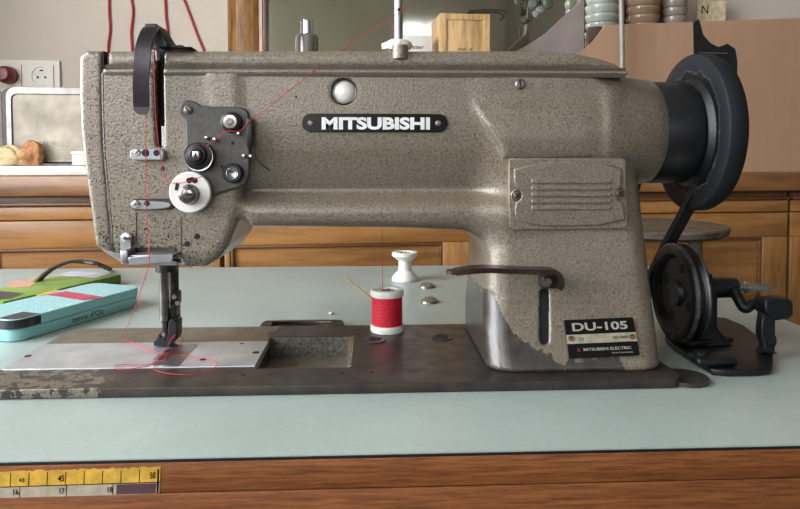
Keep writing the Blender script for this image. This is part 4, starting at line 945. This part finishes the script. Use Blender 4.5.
l0, l1 = at(545, 292, .4815), at(545.3, 341, .4665); s = S(); me = plate_xz([[(l1.x+.0042*math.cos(R(a)), l1.z+.0042*math.sin(R(a))) for a in range(180, 361, 15)]+[(l0.x+.0042*math.cos(R(a)), l0.z+.0042*math.sin(R(a))) for a in range(0, 181, 15)]], -.001, .003, 0); me.transform(Matrix.Translation((0, yfz(l1.z)+.0035, 0)) @ Matrix.Translation((0, 0, l1.z)) @ Matrix.Rotation(-math.atan2(yfz(l0.z)-yfz(l1.z), l0.z-l1.z), 4, 'X') @ Matrix.Translation((0, 0, -l1.z))); link('lever_slot_shade', me, 'hole', SM)  # added black plate that paints the lever slot's inner shade
# ---- model plate, tilted with the column front
pl_c = at(601.5, 338., .4665)
slope = math.atan2(yfz(.035)-yfz(.012), .023)
FR = Matrix.Translation((pl_c.x, yfz(pl_c.z)-.0014, pl_c.z)) @ Matrix.Rotation(-slope, 4, 'X') @ Matrix.Rotation(-.03, 4, 'Y')
pw = (at(637, 338, .4655).x-at(566.5, 338, .4655).x); ph = at(600, 320, .4655).z-at(600, 357.5, .4655).z
me = curve_mesh([rrect(-pw/2, -ph/2, pw/2, ph/2, .0012)], .0014, .0002); me.transform(FR @ XZ); mp = link('model_plate', me, 'plate_black', SM, label='black model plate reading DU-105')
s = S(); s.box((-pw/2+.0001, -.0009, -ph*.13), (pw/2-.0001, -.0006, ph*.105)); s.done('serial_strip', 'plate_strip', mp, frame=FR, label='pale serial number strip')
def mt(t_, x, z, h_, w_, mat, bold=0):
    me = text_mesh(t_, h_, w_, .0002, bold); me.transform(FR @ Matrix.Translation((x, -.0010, z)) @ XZ); return link('lettering', me, mat, mp, smooth=False)
mt('DU-105', 0, ph*.30, ph*.215, pw*.79, 'letters_dull', .022)
mt('MITSUBISHI ELECTRIC', pw*.06, -ph*.29, ph*.075, pw*.68, 'letters_dull', .012)
mt('MADE IN JAPAN', pw*.26, -ph*.41, ph*.038, pw*.29, 'letters_dull', .006)
mt('ZQ', -pw*.29, -ph*.02, ph*.09, pw*.07, 'dark_steel', .0); mt('001880', pw*.27, -ph*.01, ph*.07, pw*.23, 'dark_steel', .0)
# three-diamond emblem
me_s = []
def dia(cx, cz, ang, L): 
    d = [(0, 0), (L*.5, L*.2887), (L, 0), (L*.5, -L*.2887)]; return [(cx+x*math.cos(ang)-y*math.sin(ang), cz+x*math.sin(ang)+y*math.cos(ang)) for x, y in d]
me = curve_mesh([dia(-pw*.35, -ph*.30, R(a), ph*.058) for a in (90, 210, 330)], .0002, 0); me.transform(FR @ Matrix.Translation((0, -.0010, 0)) @ XZ); link('emblem', me, 'red_mark', mp, label='red three-diamond emblem', smooth=False)
for sx_ in (-1, 1):
    s = S(); s.lathe([(0, -.0022), (.0016, -.0018), (.0020, -.0006), (.002, 0)], (sx_*pw*.435, -.0004, sx_*-.0003), (0, 1, 0), 18); s.done('rivet', 'rust_screw', mp, frame=FR)
# ---- pulley and handwheel (axis X)
AX = Vector((1, 0, 0)); cz_ = at(690, 133, YC).z
xp0 = bx1+.0002
def Xat(px, Y): return at(px, 133, Y).x
xw0 = at(727.5, 133, YC-.062).x; xw1 = at(748, 133, YC-.062).x
s = S(); s.lathe([(.030, .001), (.0395, .001), (.0402, -.0075), (.0420, -.0078), (.0425, -.006), (.0425, .020), (.0415, .0225), (.034, .024), (.0335, .0265)], (xp0-.003, YC, cz_), AX, 72); hw = s.done('belt_pulley', 'black', SM)
L = xw0-xp0; print('handwheel x', xp0, xw0, xw1, L)
s = S(); s.lathe([(.0335, .026), (.037, .027), (.0375, .029), (.0345, .0325), (.0345, .036), (.040, L-.004), (.046, L+.001), (0.03, L+.003)], (xp0, YC, cz_), AX, 72); s.done('pulley_groove', 'black_iron', hw)
m, nt, b = new_mat('handwheel_paint'); g = G(nt); M['wheel'] = m
sp = g.n('ShaderNodeSeparateXYZ'); g.l(g.pos(), sp.inputs[0]); dy_ = g.math('SUBTRACT', sp.outputs[1], YC); dz_ = g.math('SUBTRACT', sp.outputs[2], cz_)
rad = g.math('SQRT', g.math('ADD', g.math('MULTIPLY', dy_, dy_), g.math('MULTIPLY', dz_, dz_)))
rad = g.math('ADD', rad, g.math('MULTIPLY', g.math('SUBTRACT', g.noise(75, detail=4, rough=.6), .5), .018)); 
edge_ = g.math('LESS_THAN', g.math('ABSOLUTE', g.math('SUBTRACT', rad, .0505)), .0004)
col = g.mix(g.math('LESS_THAN', rad, .0505), (30, 32, 37), (11, 12, 15)); col = g.mix(edge_, col, (78, 80, 82))
dist_edge = g.math('GREATER_THAN', rad, 10.); g.l(col, b.inputs['Base Color']); b.inputs['Roughness'].default_value = .6; b.inputs['Specular IOR Level'].default_value = .2
g.bump(g.noise(90, detail=4), .2, .0005, b)
s = S(); Rw = .0655; T = xw1-xw0
s.lathe([(.028, .001), (.056, .0), (.0638, .0), (.0648, .0004), (Rw, .0014), (Rw, T-.004), (.0635, T), (.056, T+.0005), (.052, T-.006), (.02, T-.006), (.018, T+.004), (0, T+.004)], (xw0, YC, cz_), AX, 96); hwheel = s.done('handwheel', 'wheel', SM, label='large dark slate handwheel')
s = S(); s.lathe([(.0640, .0001), (.0646, .0006), (.0650, .0012)], (xw0, YC, cz_), AX, 96); s.done('worn_rim_edge', 'satin', hwheel)
# ---- belt (a thing of its own)
xb_ = xp0+.0325
w0, w1 = .0045, .003
beltpts = []
zb0 = -.0
yb_bot = .587
P1 = Vector((xb_, YC-.0365, cz_+.004)); 
arc = [Vector((xb_, YC+.0365*math.cos(R(a)), cz_+.0365*math.sin(R(a)))) for a in range(0, 196, 8)]
down = [Vector((xb_-.002, YC-.022, cz_-.032)), Vector((xb_-.006, .545, .115)), Vector((xb_-.010, .567, .085)), Vector((xb_-.016, .592, .045)), Vector((xb_-.020, .606, .0058))]
back = [Vector((xb_-.024, .603, cz_-.038)), Vector((xb_-.040, .628, .05)), Vector((xb_-.04, .632, .0062))]
pathb = back[::-1]+arc+down
s = S(); s.sweep(pathb, .0095, .006, (1, 0, 0)); tag(s.done('drive_belt', 'black_rubber', smooth='auto'), 'black rubber drive belt running from the pulley down past the winder', 'belt')
# ================================================================= BOBBIN WINDER (bolted on table)
Yw = .545; wc = at(682, 292.5, Yw); WR = .0425
BW = thing('bobbin_winder', 'black cast iron bobbin winder with grooved wheel, right of the machine', 'bobbin winder', (wc.x+.03, Yw, 0))
bpoly = pxy([(664, 343), (706, 369), (714, 374.5), (768, 374), (773, 369), (773, 350), (735, 322), (700, 318), (668, 330)], .002)
link('base_plate', plate_xy([chaikin(bpoly, 1)], .0003, .005, .0008), 'black_iron', BW)
xw = at(672.5, 292, Yw).x; 
s = S(); s.lathe([(.0, .002), (.010, .001), (.012, .004), (.030, .004), (.034, -.001), (.0405, -.001), (WR, .0005), (WR, .003), (.0385, .0055), (.0385, .0075), (WR-.001, .0105), (WR-.001, .0125), (.040, .014), (.034, .014), (.030, .0095), (.012, .0095), (.010, .016), (0, .016)], (xw, Yw, wc.z), AX, 72)
wh = s.done('winder_wheel', 'black_iron', BW)
s = S()
s.lathe([(WR-.0030, -.0007), (WR-.0010, -.0004), (WR+.0002, .0004), (WR+.0003, .0028), (WR-.001, .0032)], (xw, Yw, wc.z), AX, 72); s.lathe([(WR-.0012, .0104), (WR-.0008, .0108), (WR-.0008, .0122), (WR-.0012, .0126)], (xw, Yw, wc.z), AX, 72); s.done('worn_flange_edge', 'worn_iron', wh)
for a in range(4):
    an = R(20+90*a); c = Vector((xw+.0036, Yw+.023*math.cos(an), wc.z+.023*math.sin(an))); s = S(); s.cyl(c, c+Vector((.0062, 0, 0)), .0042, seg=18); s.done('lightening_hole', 'hole', wh)
# shaft housing and bracket
s = S(); x2 = at(735, 285, Yw).x; s.cyl((xw+.015, Yw, wc.z+.004), (x2, Yw, wc.z+.004), .0095, .0085, seg=28)
s.box((xw+.020, Yw-.008, wc.z+.010), (xw+.032, Yw+.008, wc.z+.018), .003); s.done('shaft_housing', 'black_iron', BW)
# standing bracket with flared foot
def brk(X, Y, Z):
    pz = np.clip(Z/(wc.z+.004), 0, 1); wx = np.interp(pz, [0, .12, .35, 1], [.022, .016, .009, .010]); wy = np.interp(pz, [0, .12, .4, 1], [.03, .022, .012, .010])
    qx = np.abs(X-(xw+.026))-wx+.004; qy = np.abs(Y-Yw-.0)-wy+.004
    d = np.minimum(np.maximum(qx, qy), 0)+np.hypot(np.maximum(qx, 0), np.maximum(qy, 0))-.004
    return np.maximum(d, np.maximum(.0052-Z, Z-(wc.z+.004)))
link('bracket', nets(brk, (xw, Yw-.035, .003), (xw+.052, Yw+.035, wc.z+.008), .0014), 'black_iron', BW)
# spindle
x3 = at(772, 287, Yw).x; zsp = at(750, 287.5, Yw).z
s = S(); s.lathe([(.0025, 0), (.0045, .001), (.0045, .006), (.0035, .007), (.0035, .010), (.0052, .011), (.0052, .0135), (.0033, .015), (.0033, x3-x2-.002), (.0025, x3-x2), (0, x3-x2)], (x2-.002, Yw, zsp), AX, 28); s.done('spindle', 'satin', BW)
# trip lever: link arm, thumb block, upright strap
Yk = .53
s = S(); pp = spline([at(733, 288, Yw-.008), at(739, 300, .535), at(745, 308, Yk), at(753, 304, Yk), at(762, 306, Yk)], 5); s.tube(pp, [.0046]*len(pp), 14); s.done('link_arm', 'black_iron', BW)
me = plate_xz([pxz([(760.5, 298), (784, 297), (788, 301), (788, 313), (784, 316.5), (770, 319), (765, 316), (761, 312)], .515)], .508, .524, .0012); link('trip_block', me, 'black_iron', BW)
me = plate_xz([[(q_[0], max(q_[1], .0052)) for q_ in pxz([(760, 312), (772, 318), (771.5, 350), (774, 360), (773, 372), (756, 372), (757, 352), (761, 345), (758, 335), (758, 326)], .505)]], .500, .509, .0012); link('trip_strap', me, 'black_iron', BW)
c = at(774, 354, .497); s = S(); s.cyl((c.x-.004, .504, .016), (c.x+.003, .504, .016), .0055, seg=20); s.done('strap_screw', 'black_iron', BW)
# front thumb piece on the base
s = S(); a_ = atz(716, 368, .005); s.box((a_.x-.014, a_.y-.0, .0052), (a_.x+.018, a_.y+.018, .0125), .003, seg=3); s.cyl((a_.x-.007, a_.y+.009, .012), (a_.x-.007, a_.y+.009, .0155), .005); s.done('adjusting_block', 'black_iron', BW)
s = S(); a_ = atz(700, 345, .005); s.box((a_.x-.018, a_.y-.004, .0052), (a_.x+.030, a_.y+.02, .011), .003, rot=Matrix.Rotation(.3, 3, 'Z')); s.done('slide_bar', 'black_iron', BW)
# small dark spring item behind the column (left of wheel)
# ================================================================= THINGS ON THE TABLE
# hinge / leather strap piece behind the bed
hz0 = pxy([(257, 327), (345, 326), (340, 318), (266, 319)], .006)
y0_ = .604; y1_ = .630
xa, xb = hz0[0][0]+.001, hz0[1][0]-.002
t = thing('bed_hinge', 'brown metal hinge cut into the table behind the machine bed', 'hinge', ((xa+xb)/2, y0_, 0))
o_ = [(xa, y0_), (xb, y0_), (xb, y1_-.004), (xb-.006, y1_), (xa+.006, y1_), (xa, y1_-.004)]
link('hinge_plate', plate_xy([chaikin(o_, 1), [(xa+.010, y0_+.003), (xb-.012, y0_+.003), (xb-.012, y1_-.006), (xa+.010, y1_-.006)][::-1]], .0004, .0045, .0006), 'lever', t)
link('hinge_leaf', plate_xy([[(xa+.0105, y0_+.0035), (xb-.0125, y0_+.0035), (xb-.0125, y1_-.0065), (xa+.0105, y1_-.0065)]], .0004, .002, .0003), 'dark_steel', t)
# red spool
def spool(name, px, py_b, z, r, h, label, cat, red):
    c = atz(px, py_b, z); c = Vector((c.x, c.y+r*.9, z+.0003))
    t = thing(name, label, cat, c); fl = h*.16
    if red:
        s = S(); s.lathe([(.0035, 0), (r*.97, 0), (r, fl*.25), (r, fl*.8), (r*.96, fl), (r*.5, fl), (r*.5, h-fl), (r*.96, h-fl), (r, h-fl*.8), (r, h-fl*.2), (r*.95, h), (r*.62, h), (r*.58, h-.0012), (.0035, h-.0012), (.0035, 0)], c, (0, 0, 1), 64); s.done('reel', 'white_plastic', t)
        bm_p = [(r*.5, fl)]; n_ = 60
        for i in range(n_+1): bm_p.append((r*.90+.00022*((i % 2)*2-1)+.0002*math.sin(i*.9), fl+(h-2*fl)*i/n_))
        bm_p.append((r*.5, h-fl)); s = S(); s.lathe(bm_p, c, (0, 0, 1), 64); s.done('wound_thread', 'thread', t, smooth=True)
        s = S()
        for k in range(5): an = R(k*72); s.cyl(c+Vector((r*.33*math.cos(an), r*.33*math.sin(an), h-.0013)), c+Vector((r*.33*math.cos(an), r*.33*math.sin(an), h-.0010)), r*.12, seg=12)
        s.cyl(c+Vector((0, 0, h-.0013)), c+Vector((0, 0, h-.0009)), .0034, seg=20); s.done('reel_holes', 'dark_steel', t)
    else:
        s = S(); s.lathe([(.004, 0), (r, 0), (r, h*.08), (r*.92, h*.16), (r*.5, h*.36), (r*.48, h*.68), (r*.9, h*.84), (r, h*.88), (r, h*.97), (r*.93, h), (r*.62, h), (r*.6, h-.001), (.004, h-.001), (.004, 0)], c, (0, 0, 1), 64); s.done('reel', 'white_plastic', t)
        s = S()
        for k in range(5): an = R(k*72); s.cyl(c+Vector((r*.33*math.cos(an), r*.33*math.sin(an), h-.0013)), c+Vector((r*.33*math.cos(an), r*.33*math.sin(an), h-.0008)), r*.13, seg=12)
        s.done('reel_holes', 'dark_steel', t)
    return c
pxm = 651/.57
cs = spool('thread_spool', 387.5, 335, ZB, .0150, .0375, 'spool of red thread with white plastic ends standing on the machine bed', 'spool', True)
ce = spool('empty_spool', 405.5, 282.5, 0, .0170, .0370, 'empty white plastic spool on the table behind the red thread', 'spool', False)
print('spools', cs, ce)
# stick
a_ = at(345, 277, .60); c_ = cs+Vector((-.0115, .012, .027)); c_ = at(371, 297, cs.y+.0155)
dv = (c_-at(345, 277, cs.y+.006)); st = at(345, 277, cs.y+.006)
foot = Vector((cs.x+.018, cs.y+.0225, ZB+.0012))
tip = at(345, 277, cs.y+.012); mid = at(371.5, 298.5, cs.y+.018); dirv = (mid-tip).normalized(); k_ = (ZB+.001-tip.z)/dirv.z; foot = tip+dirv*k_
s = S(); s.tube([tip, tip.lerp(foot, .5), foot], .0011, 8); tag(s.done('wooden_stick', 'bamboo'), 'thin pale wooden stick leaning behind the red thread spool', 'stick')
# domed studs
for (px_, py_, r_, lab) in ((427, 287, .0105, 'small domed metal stud on the table beside the empty spool, farther of the two'), (429.5, 302, .0105, 'small domed metal stud on the table, nearer of the two, below the other')):
    c = atz(px_, py_, .0003); s = S(); s.lathe([(0, .0062), (r_*.4, .0056), (r_*.75, .0038), (r_*.95, .0016), (r_, .0005), (r_, 0), (0, 0)], c, (0, 0, 1), 36); tag(s.done('domed_stud', 'dome'), lab, 'stud')
c = atz(331, 314, .0002); blob('crumb', 'bread', (c.x, c.y, .0002), (.0024, .002, .0013), 4, 'tiny yellow crumb on the table behind the bed', 'crumb', frame=Matrix.Identity(4))
# ---- tins
def tin_tex(name, base, specks):
    m, nt, b = new_mat(name); g = G(nt)
    col = g.mix(chips(g, 260, .28), base, specks[0]); col = g.mix(g.math('MULTIPLY', chips(g, 160, .4), .6), col, specks[1]); g.l(col, b.inputs['Base Color']); b.inputs['Roughness'].default_value = .35; b.inputs['Metallic'].default_value = .1; return m
M['tin_blue'] = plain('tin_turquoise', (138, 196, 196), .35, .1, .04, 20)
M['tin_lid'] = tin_tex('tin_lid_flowered', (150, 200, 204), [(190, 90, 100), (226, 232, 226)])
M['tin_green'] = plain('tin_green', (78, 120, 40), .45, 0, .1, 30); M['tin_greentop'] = tin_tex('green_printed_lid', (128, 158, 70), [(190, 150, 140), (80, 110, 50)])
M['salmon'] = tin_tex('printed_fruit', (214, 160, 140), [(180, 60, 60), (240, 220, 200)]); M['pinkred'] = plain('crimson_panel', (176, 52, 84), .4); M['navy'] = plain('navy_panel', (28, 30, 44), .3); M['lilac'] = plain('pale_lilac_panel', (188, 190, 200), .4); M['gold'] = plain('yellow_band', (214, 176, 60), .4)
M['greysign'] = plain('pale_grey_print', (190, 196, 200), .5)
def tin(name, label, cnr, zt0, zt1, matb, matl, lidh):
    """cnr: photo corners of the top face at height zt1: front(right end), far right, ... given as world xy polygon"""
    t = thing(name, label, 'tin', (sum(c[0] for c in cnr)/len(cnr), sum(c[1] for c in cnr)/len(cnr), zt0)); return t
# blue tin: rectangle with rounded corners. Front face bottom-left ... corner near right at photo (139,306)
zt1 = .0205
k0 = atz(139, 305, 0.0003); k0b = atz(30, 341, .0003); kf = atz(88, 283, zt1)
print('tin', k0, k0b, atz(139, 287, zt1), atz(90, 281.5, zt1), atz(0, 322, zt1), atz(30,325,zt1))
far = atz(90, 281.5, zt1); near = atz(141.5, 286.5, zt1); lf = atz(14, 320.5, zt1)
ux = (Vector((lf.x, lf.y, 0))-Vector((near.x, near.y, 0))); Lx = ux.length; ux.normalize(); uy = Vector((ux.y, -ux.x, 0)); 
if uy.y < 0: uy = -uy
ang = math.atan2(-ux.y, -ux.x)
Wd = .067
FT = Matrix.Translation((near.x, near.y, 0)) @ Matrix.Rotation(ang, 4, 'Z')     # local x from -L (left/front) to 0, y from 0 (front side) to Wd
LT = Lx
t = thing('blue_tin', 'turquoise hinged tin box with flowered lid, in front of the green one', 'tin', FT @ Vector((-LT/2, Wd/2, 0)), rot=ang)
me = plate_xy([rrect(-LT, 0, 0, Wd, .012)], .0004, .0110, .001); bt = link('tin_body', me, 'tin_blue', t, frame=FT)
me = plate_xy([rrect(-LT-.0008, -.0008, .0008, Wd+.0008, .0125)], .0113, zt1, .0012); bl = link('tin_lid', me, ['tin_lid'], t, frame=FT)
me = plate_xy([rrect(-LT-.001, -.001, .001, Wd+.001, .0127), rrect(-LT+.0005, .0005, -.0005, Wd-.0005, .012)[::-1]], .0115, zt1-.0014, .0002); link('lid_side', me, 'tin_blue', bl, frame=FT)
fx = lambda px, py: (FT.inverted() @ atz(px, py, zt1+.0003))
# dark blue label wrapping left front corner
xl_ = fx(46, 314).x
cr = [(-LT-.0008+.0125*(1-math.cos(R(a))), -.0008+.0125*(1-math.sin(R(a)))) for a in range(0, 91, 10)]
me = plate_xy([[(x_+.0012*(1-k/9), y_+.0012*k/9) for k, (x_, y_) in enumerate(cr)]+[(xl_, .0004), (xl_, .0205), (-LT+.0004, .0205)]], zt1, zt1+.0002, 0); link('navy_label', me, 'navy', bl, frame=FT, smooth=False)
co_ = [(-LT-.0014+.0131*(1-math.cos(R(a))), -.0014+.0131*(1-math.sin(R(a)))) for a in range(0, 91, 10)]; ci_ = [(-LT-.0002+.0119*(1-math.cos(R(a))), -.0002+.0119*(1-math.sin(R(a)))) for a in range(0, 91, 10)]
me = plate_xy([[(-LT-.0014, .045)]+co_+[(xl_, -.0014), (xl_, -.0002)]+ci_[::-1]+[(-LT-.0002, .045)]], .0118, zt1-.0008, 0); link('navy_label_side', me, 'navy', bl, frame=FT, smooth=False)
me = text_mesh('terre d\'Oc', .0056, .040, .0002, .0); pz = FT.inverted() @ at(93, 317, .0); 
xx0 = (FT.inverted() @ atz(103, 317, .006)).x; me.transform(FT @ Matrix.Translation((xx0, -.0002, .0060)) @ XZ); link('lettering', me, 'dark_steel', bt, smooth=False)
q_ = FT.inverted() @ atz(65, 296, zt1)
me = plate_xy([[(lambda v: (v.x, v.y))(FT.inverted() @ atz(a, b2, zt1)) for a, b2 in ((47, 295), (84, 300.5), (106, 297.5), (66, 291.5))]], zt1+.0002, zt1+.0004, 0)
link('crimson_panel', me, 'pinkred', bl, frame=FT, smooth=False)
me = plate_xy([[(lambda v: (v.x, v.y))(FT.inverted() @ atz(a, b2, zt1)) for a, b2 in ((35, 295.5), (41, 296), (60, 290.5), (55, 290))]], zt1+.0002, zt1+.0004, 0); link('yellow_band', me, 'gold', bl, frame=FT, smooth=False)
# green tin behind
zg = .0127
gn = atz(121, 274.4, zg); gl = atz(5, 300, zg)
FG = Matrix.Translation((gn.x, gn.y, 0)) @ Matrix.Rotation(ang, 4, 'Z')
t = thing('green_box', 'green printed cardboard box lying behind the turquoise tin', 'box', FG @ Vector((-.08, .033, 0)), rot=ang)
s = S(); s.box((-.164, .0, .0004), (0, .066, zg-.0008), .0006); gb = s.done('box_body', 'tin_green', t, frame=FG)
s = S(); s.box((-.1638, .0002, zg-.0007), (-.0002, .0658, zg), .0002); s.done('printed_top', 'tin_greentop', t, frame=FG)
def gq(pts, name, mat):
    me = plate_xy([[(lambda v: (v.x, v.y))(FG.inverted() @ atz(a, b2, zg)) for a, b2 in pts]], zg+.0001, zg+.0003, 0); link(name, me, mat, gb, frame=FG, smooth=False)
gq([(58, 275), (72, 271), (112, 274), (94, 278)], 'pale_panel', 'lilac'); gq([(6, 284), (14, 280.5), (36, 282.5), (30, 287), (10, 287.5)], 'fruit_print', 'salmon'); gq([(28, 280), (40, 276.2), (46, 276.6), (34, 280.4)], 'yellow_band', 'gold')
gq([(-20, 290), (-8, 290.5), (24, 293.5), (10, 299), (-20, 300)], 'navy_panel', 'navy')
# black strap arching behind the tins
sp_ = [atz(34, 284, .0), at(45, 274, .80), at(58, 266, .81), at(72, 261.5, .82), at(86, 262, .83), at(100, 265, .83), atz(110, 269.5, .002)]
sp_[0] = at(28, 282, .79); sp_[0].z = .002
s = S(); pp = spline(sp_, 6); s.sweep(pp, .010, .0035, (.25, 1, 0)); tag(s.done('dark_strap', 'strap', smooth=True), 'dark flat strap arching up from the table behind the green box', 'strap')
# strap end under blue tin's right
sp_ = [atz(54, 337, .004), atz(60, 332, .0045), atz(72, 329, .0045), atz(100, 326.5, .004)]
# ================================================================= THREADS
YT = YA-.0095
def thr(pts, name, label, r=.00027, n=6):
    s = S(); s.tube(spline(pts, n), r, 6); return tag(s.done(name, 'thread', smooth=True), label, 'thread')
topz = at(383, 240, cs.y)
thr([Vector((cs.x-.004, cs.y-.003, cs.z+.0383)), at(382.5, 262, .585), at(382.3, 240, .590), at(382, 200, .603), at(384, 120, .603), at(390, 46, .603), at(393, 30, .56), at(402.3, 11, .516), at(400, 12, .515), at(340, 51, .500), at(300, 82, .482), at(270, 106, .481), at(250, 121, .480), at(240, 131, .4805), at(226, 131.5, .4805), at(217, 139.5, .4795), at(206, 146, .479)],
    'supply_thread', 'red thread rising from the spool over the top pin and down to the tension plate')
Ys = .4815
thr([at(203, 176, .476), at(186, 182, .474), at(172, 183, .478), at(165, 176, .48), at(161, 160, Ys), at(158, 140, .4835), at(155.5, 110, .4835), at(154.5, 80, .483), at(154, 60, .482), at(155, 46, .486)], 'take_up_thread', 'red thread curving from the white disc up beside the dark slot')
loop = [at(148, 50, .478), at(146.5, 80, .4775), at(146, 118, .480), at(145.8, 152, .4815), at(145.6, 180, .4825), at(146, 204, .4825), at(148.5, 235, .4785), at(149, 252, .468), at(148.5, 266, .469), at(141, 290, .49), at(131, 318, .52), atz(123, 337, .0095), atz(134, 343, .0090), atz(150, 350, .0088), atz(165, 353.5, .0092), atz(180, 347, .010), at(182, 338, .545), at(176, 335, .531), at(170, 341, .531), atz(163, 355, .0095), atz(150, 364, .0088), atz(125, 364.5, .0086), atz(115, 366, .0086), atz(120, 369.5, .0083), atz(145, 366.5, .0088), atz(165, 360.5, .0095), atz(176, 355, .0095), atz(195, 357, .0088), atz(215, 361, .0088), atz(213, 369, .0083), atz(190, 374.5, .0079), atz(165, 373, .0079), atz(154, 368.5, .0084), atz(158, 362, .0090), atz(172, 352, .0092)]
thr(loop, 'needle_thread', 'red thread hanging from the guides on the head and curling loosely under the presser foot', .00027, 8)
# ================================================================= LIGHT, CAMERA
sc = bpy.context.scene
w = bpy.data.worlds.new('sky'); sc.world = w; w.use_nodes = True
bg = w.node_tree.nodes['Background']; bg.inputs[0].default_value = (.88, .94, 1, 1); bg.inputs[1].default_value = 2.0
def area(name, loc, size, power, look, col):
    l = bpy.data.lights.new(name, 'AREA'); l.shape = 'RECTANGLE'; l.size, l.size_y = size; l.energy = power; l.color = col
    o = bpy.data.objects.new(name, l); COL.objects.link(o); o.location = loc; o.rotation_euler = (Vector(look)-Vector(loc)).to_track_quat('-Z', 'Y').to_euler(); return o
for (y0, y1, z0, z1), pw_ in zip(LW, (13, 31)):
    area('daylight_left', (XL-.12, (y0+y1)/2, (z0+z1)/2), (y1-y0, z1-z0), pw_, (0, (y0+y1)/2, (z0+z1)/2-.1), (.96, .98, 1))
for (x0_, x1_, z0_, z1_), pw_ in zip(RWN, (8, .6)):
    area('daylight_rear', ((x0_+x1_)/2, YR-.12, (z0_+z1_)/2), (x1_-x0_, z1_-z0_), pw_, ((x0_+x1_)/2, 0, (z0_+z1_)/2), (.95, .98, 1))
cam = bpy.data.cameras.new('camera'); co = bpy.data.objects.new('camera', cam); COL.objects.link(co); sc.camera = co
cam.sensor_width = 36; cam.sensor_fit = 'HORIZONTAL'; cam.lens = F/800*36; cam.shift_y = -(254.5-184)/800; cam.clip_start = .02
co.location = (0, 0, H); co.rotation_euler = (R(90)-PI_, 0, -TH)
sc.view_settings.view_transform = 'Standard'; sc.view_settings.look = 'None'; sc.view_settings.gamma = 1; sc.view_settings.use_curve_mapping = False
sc.view_settings.exposure = .62
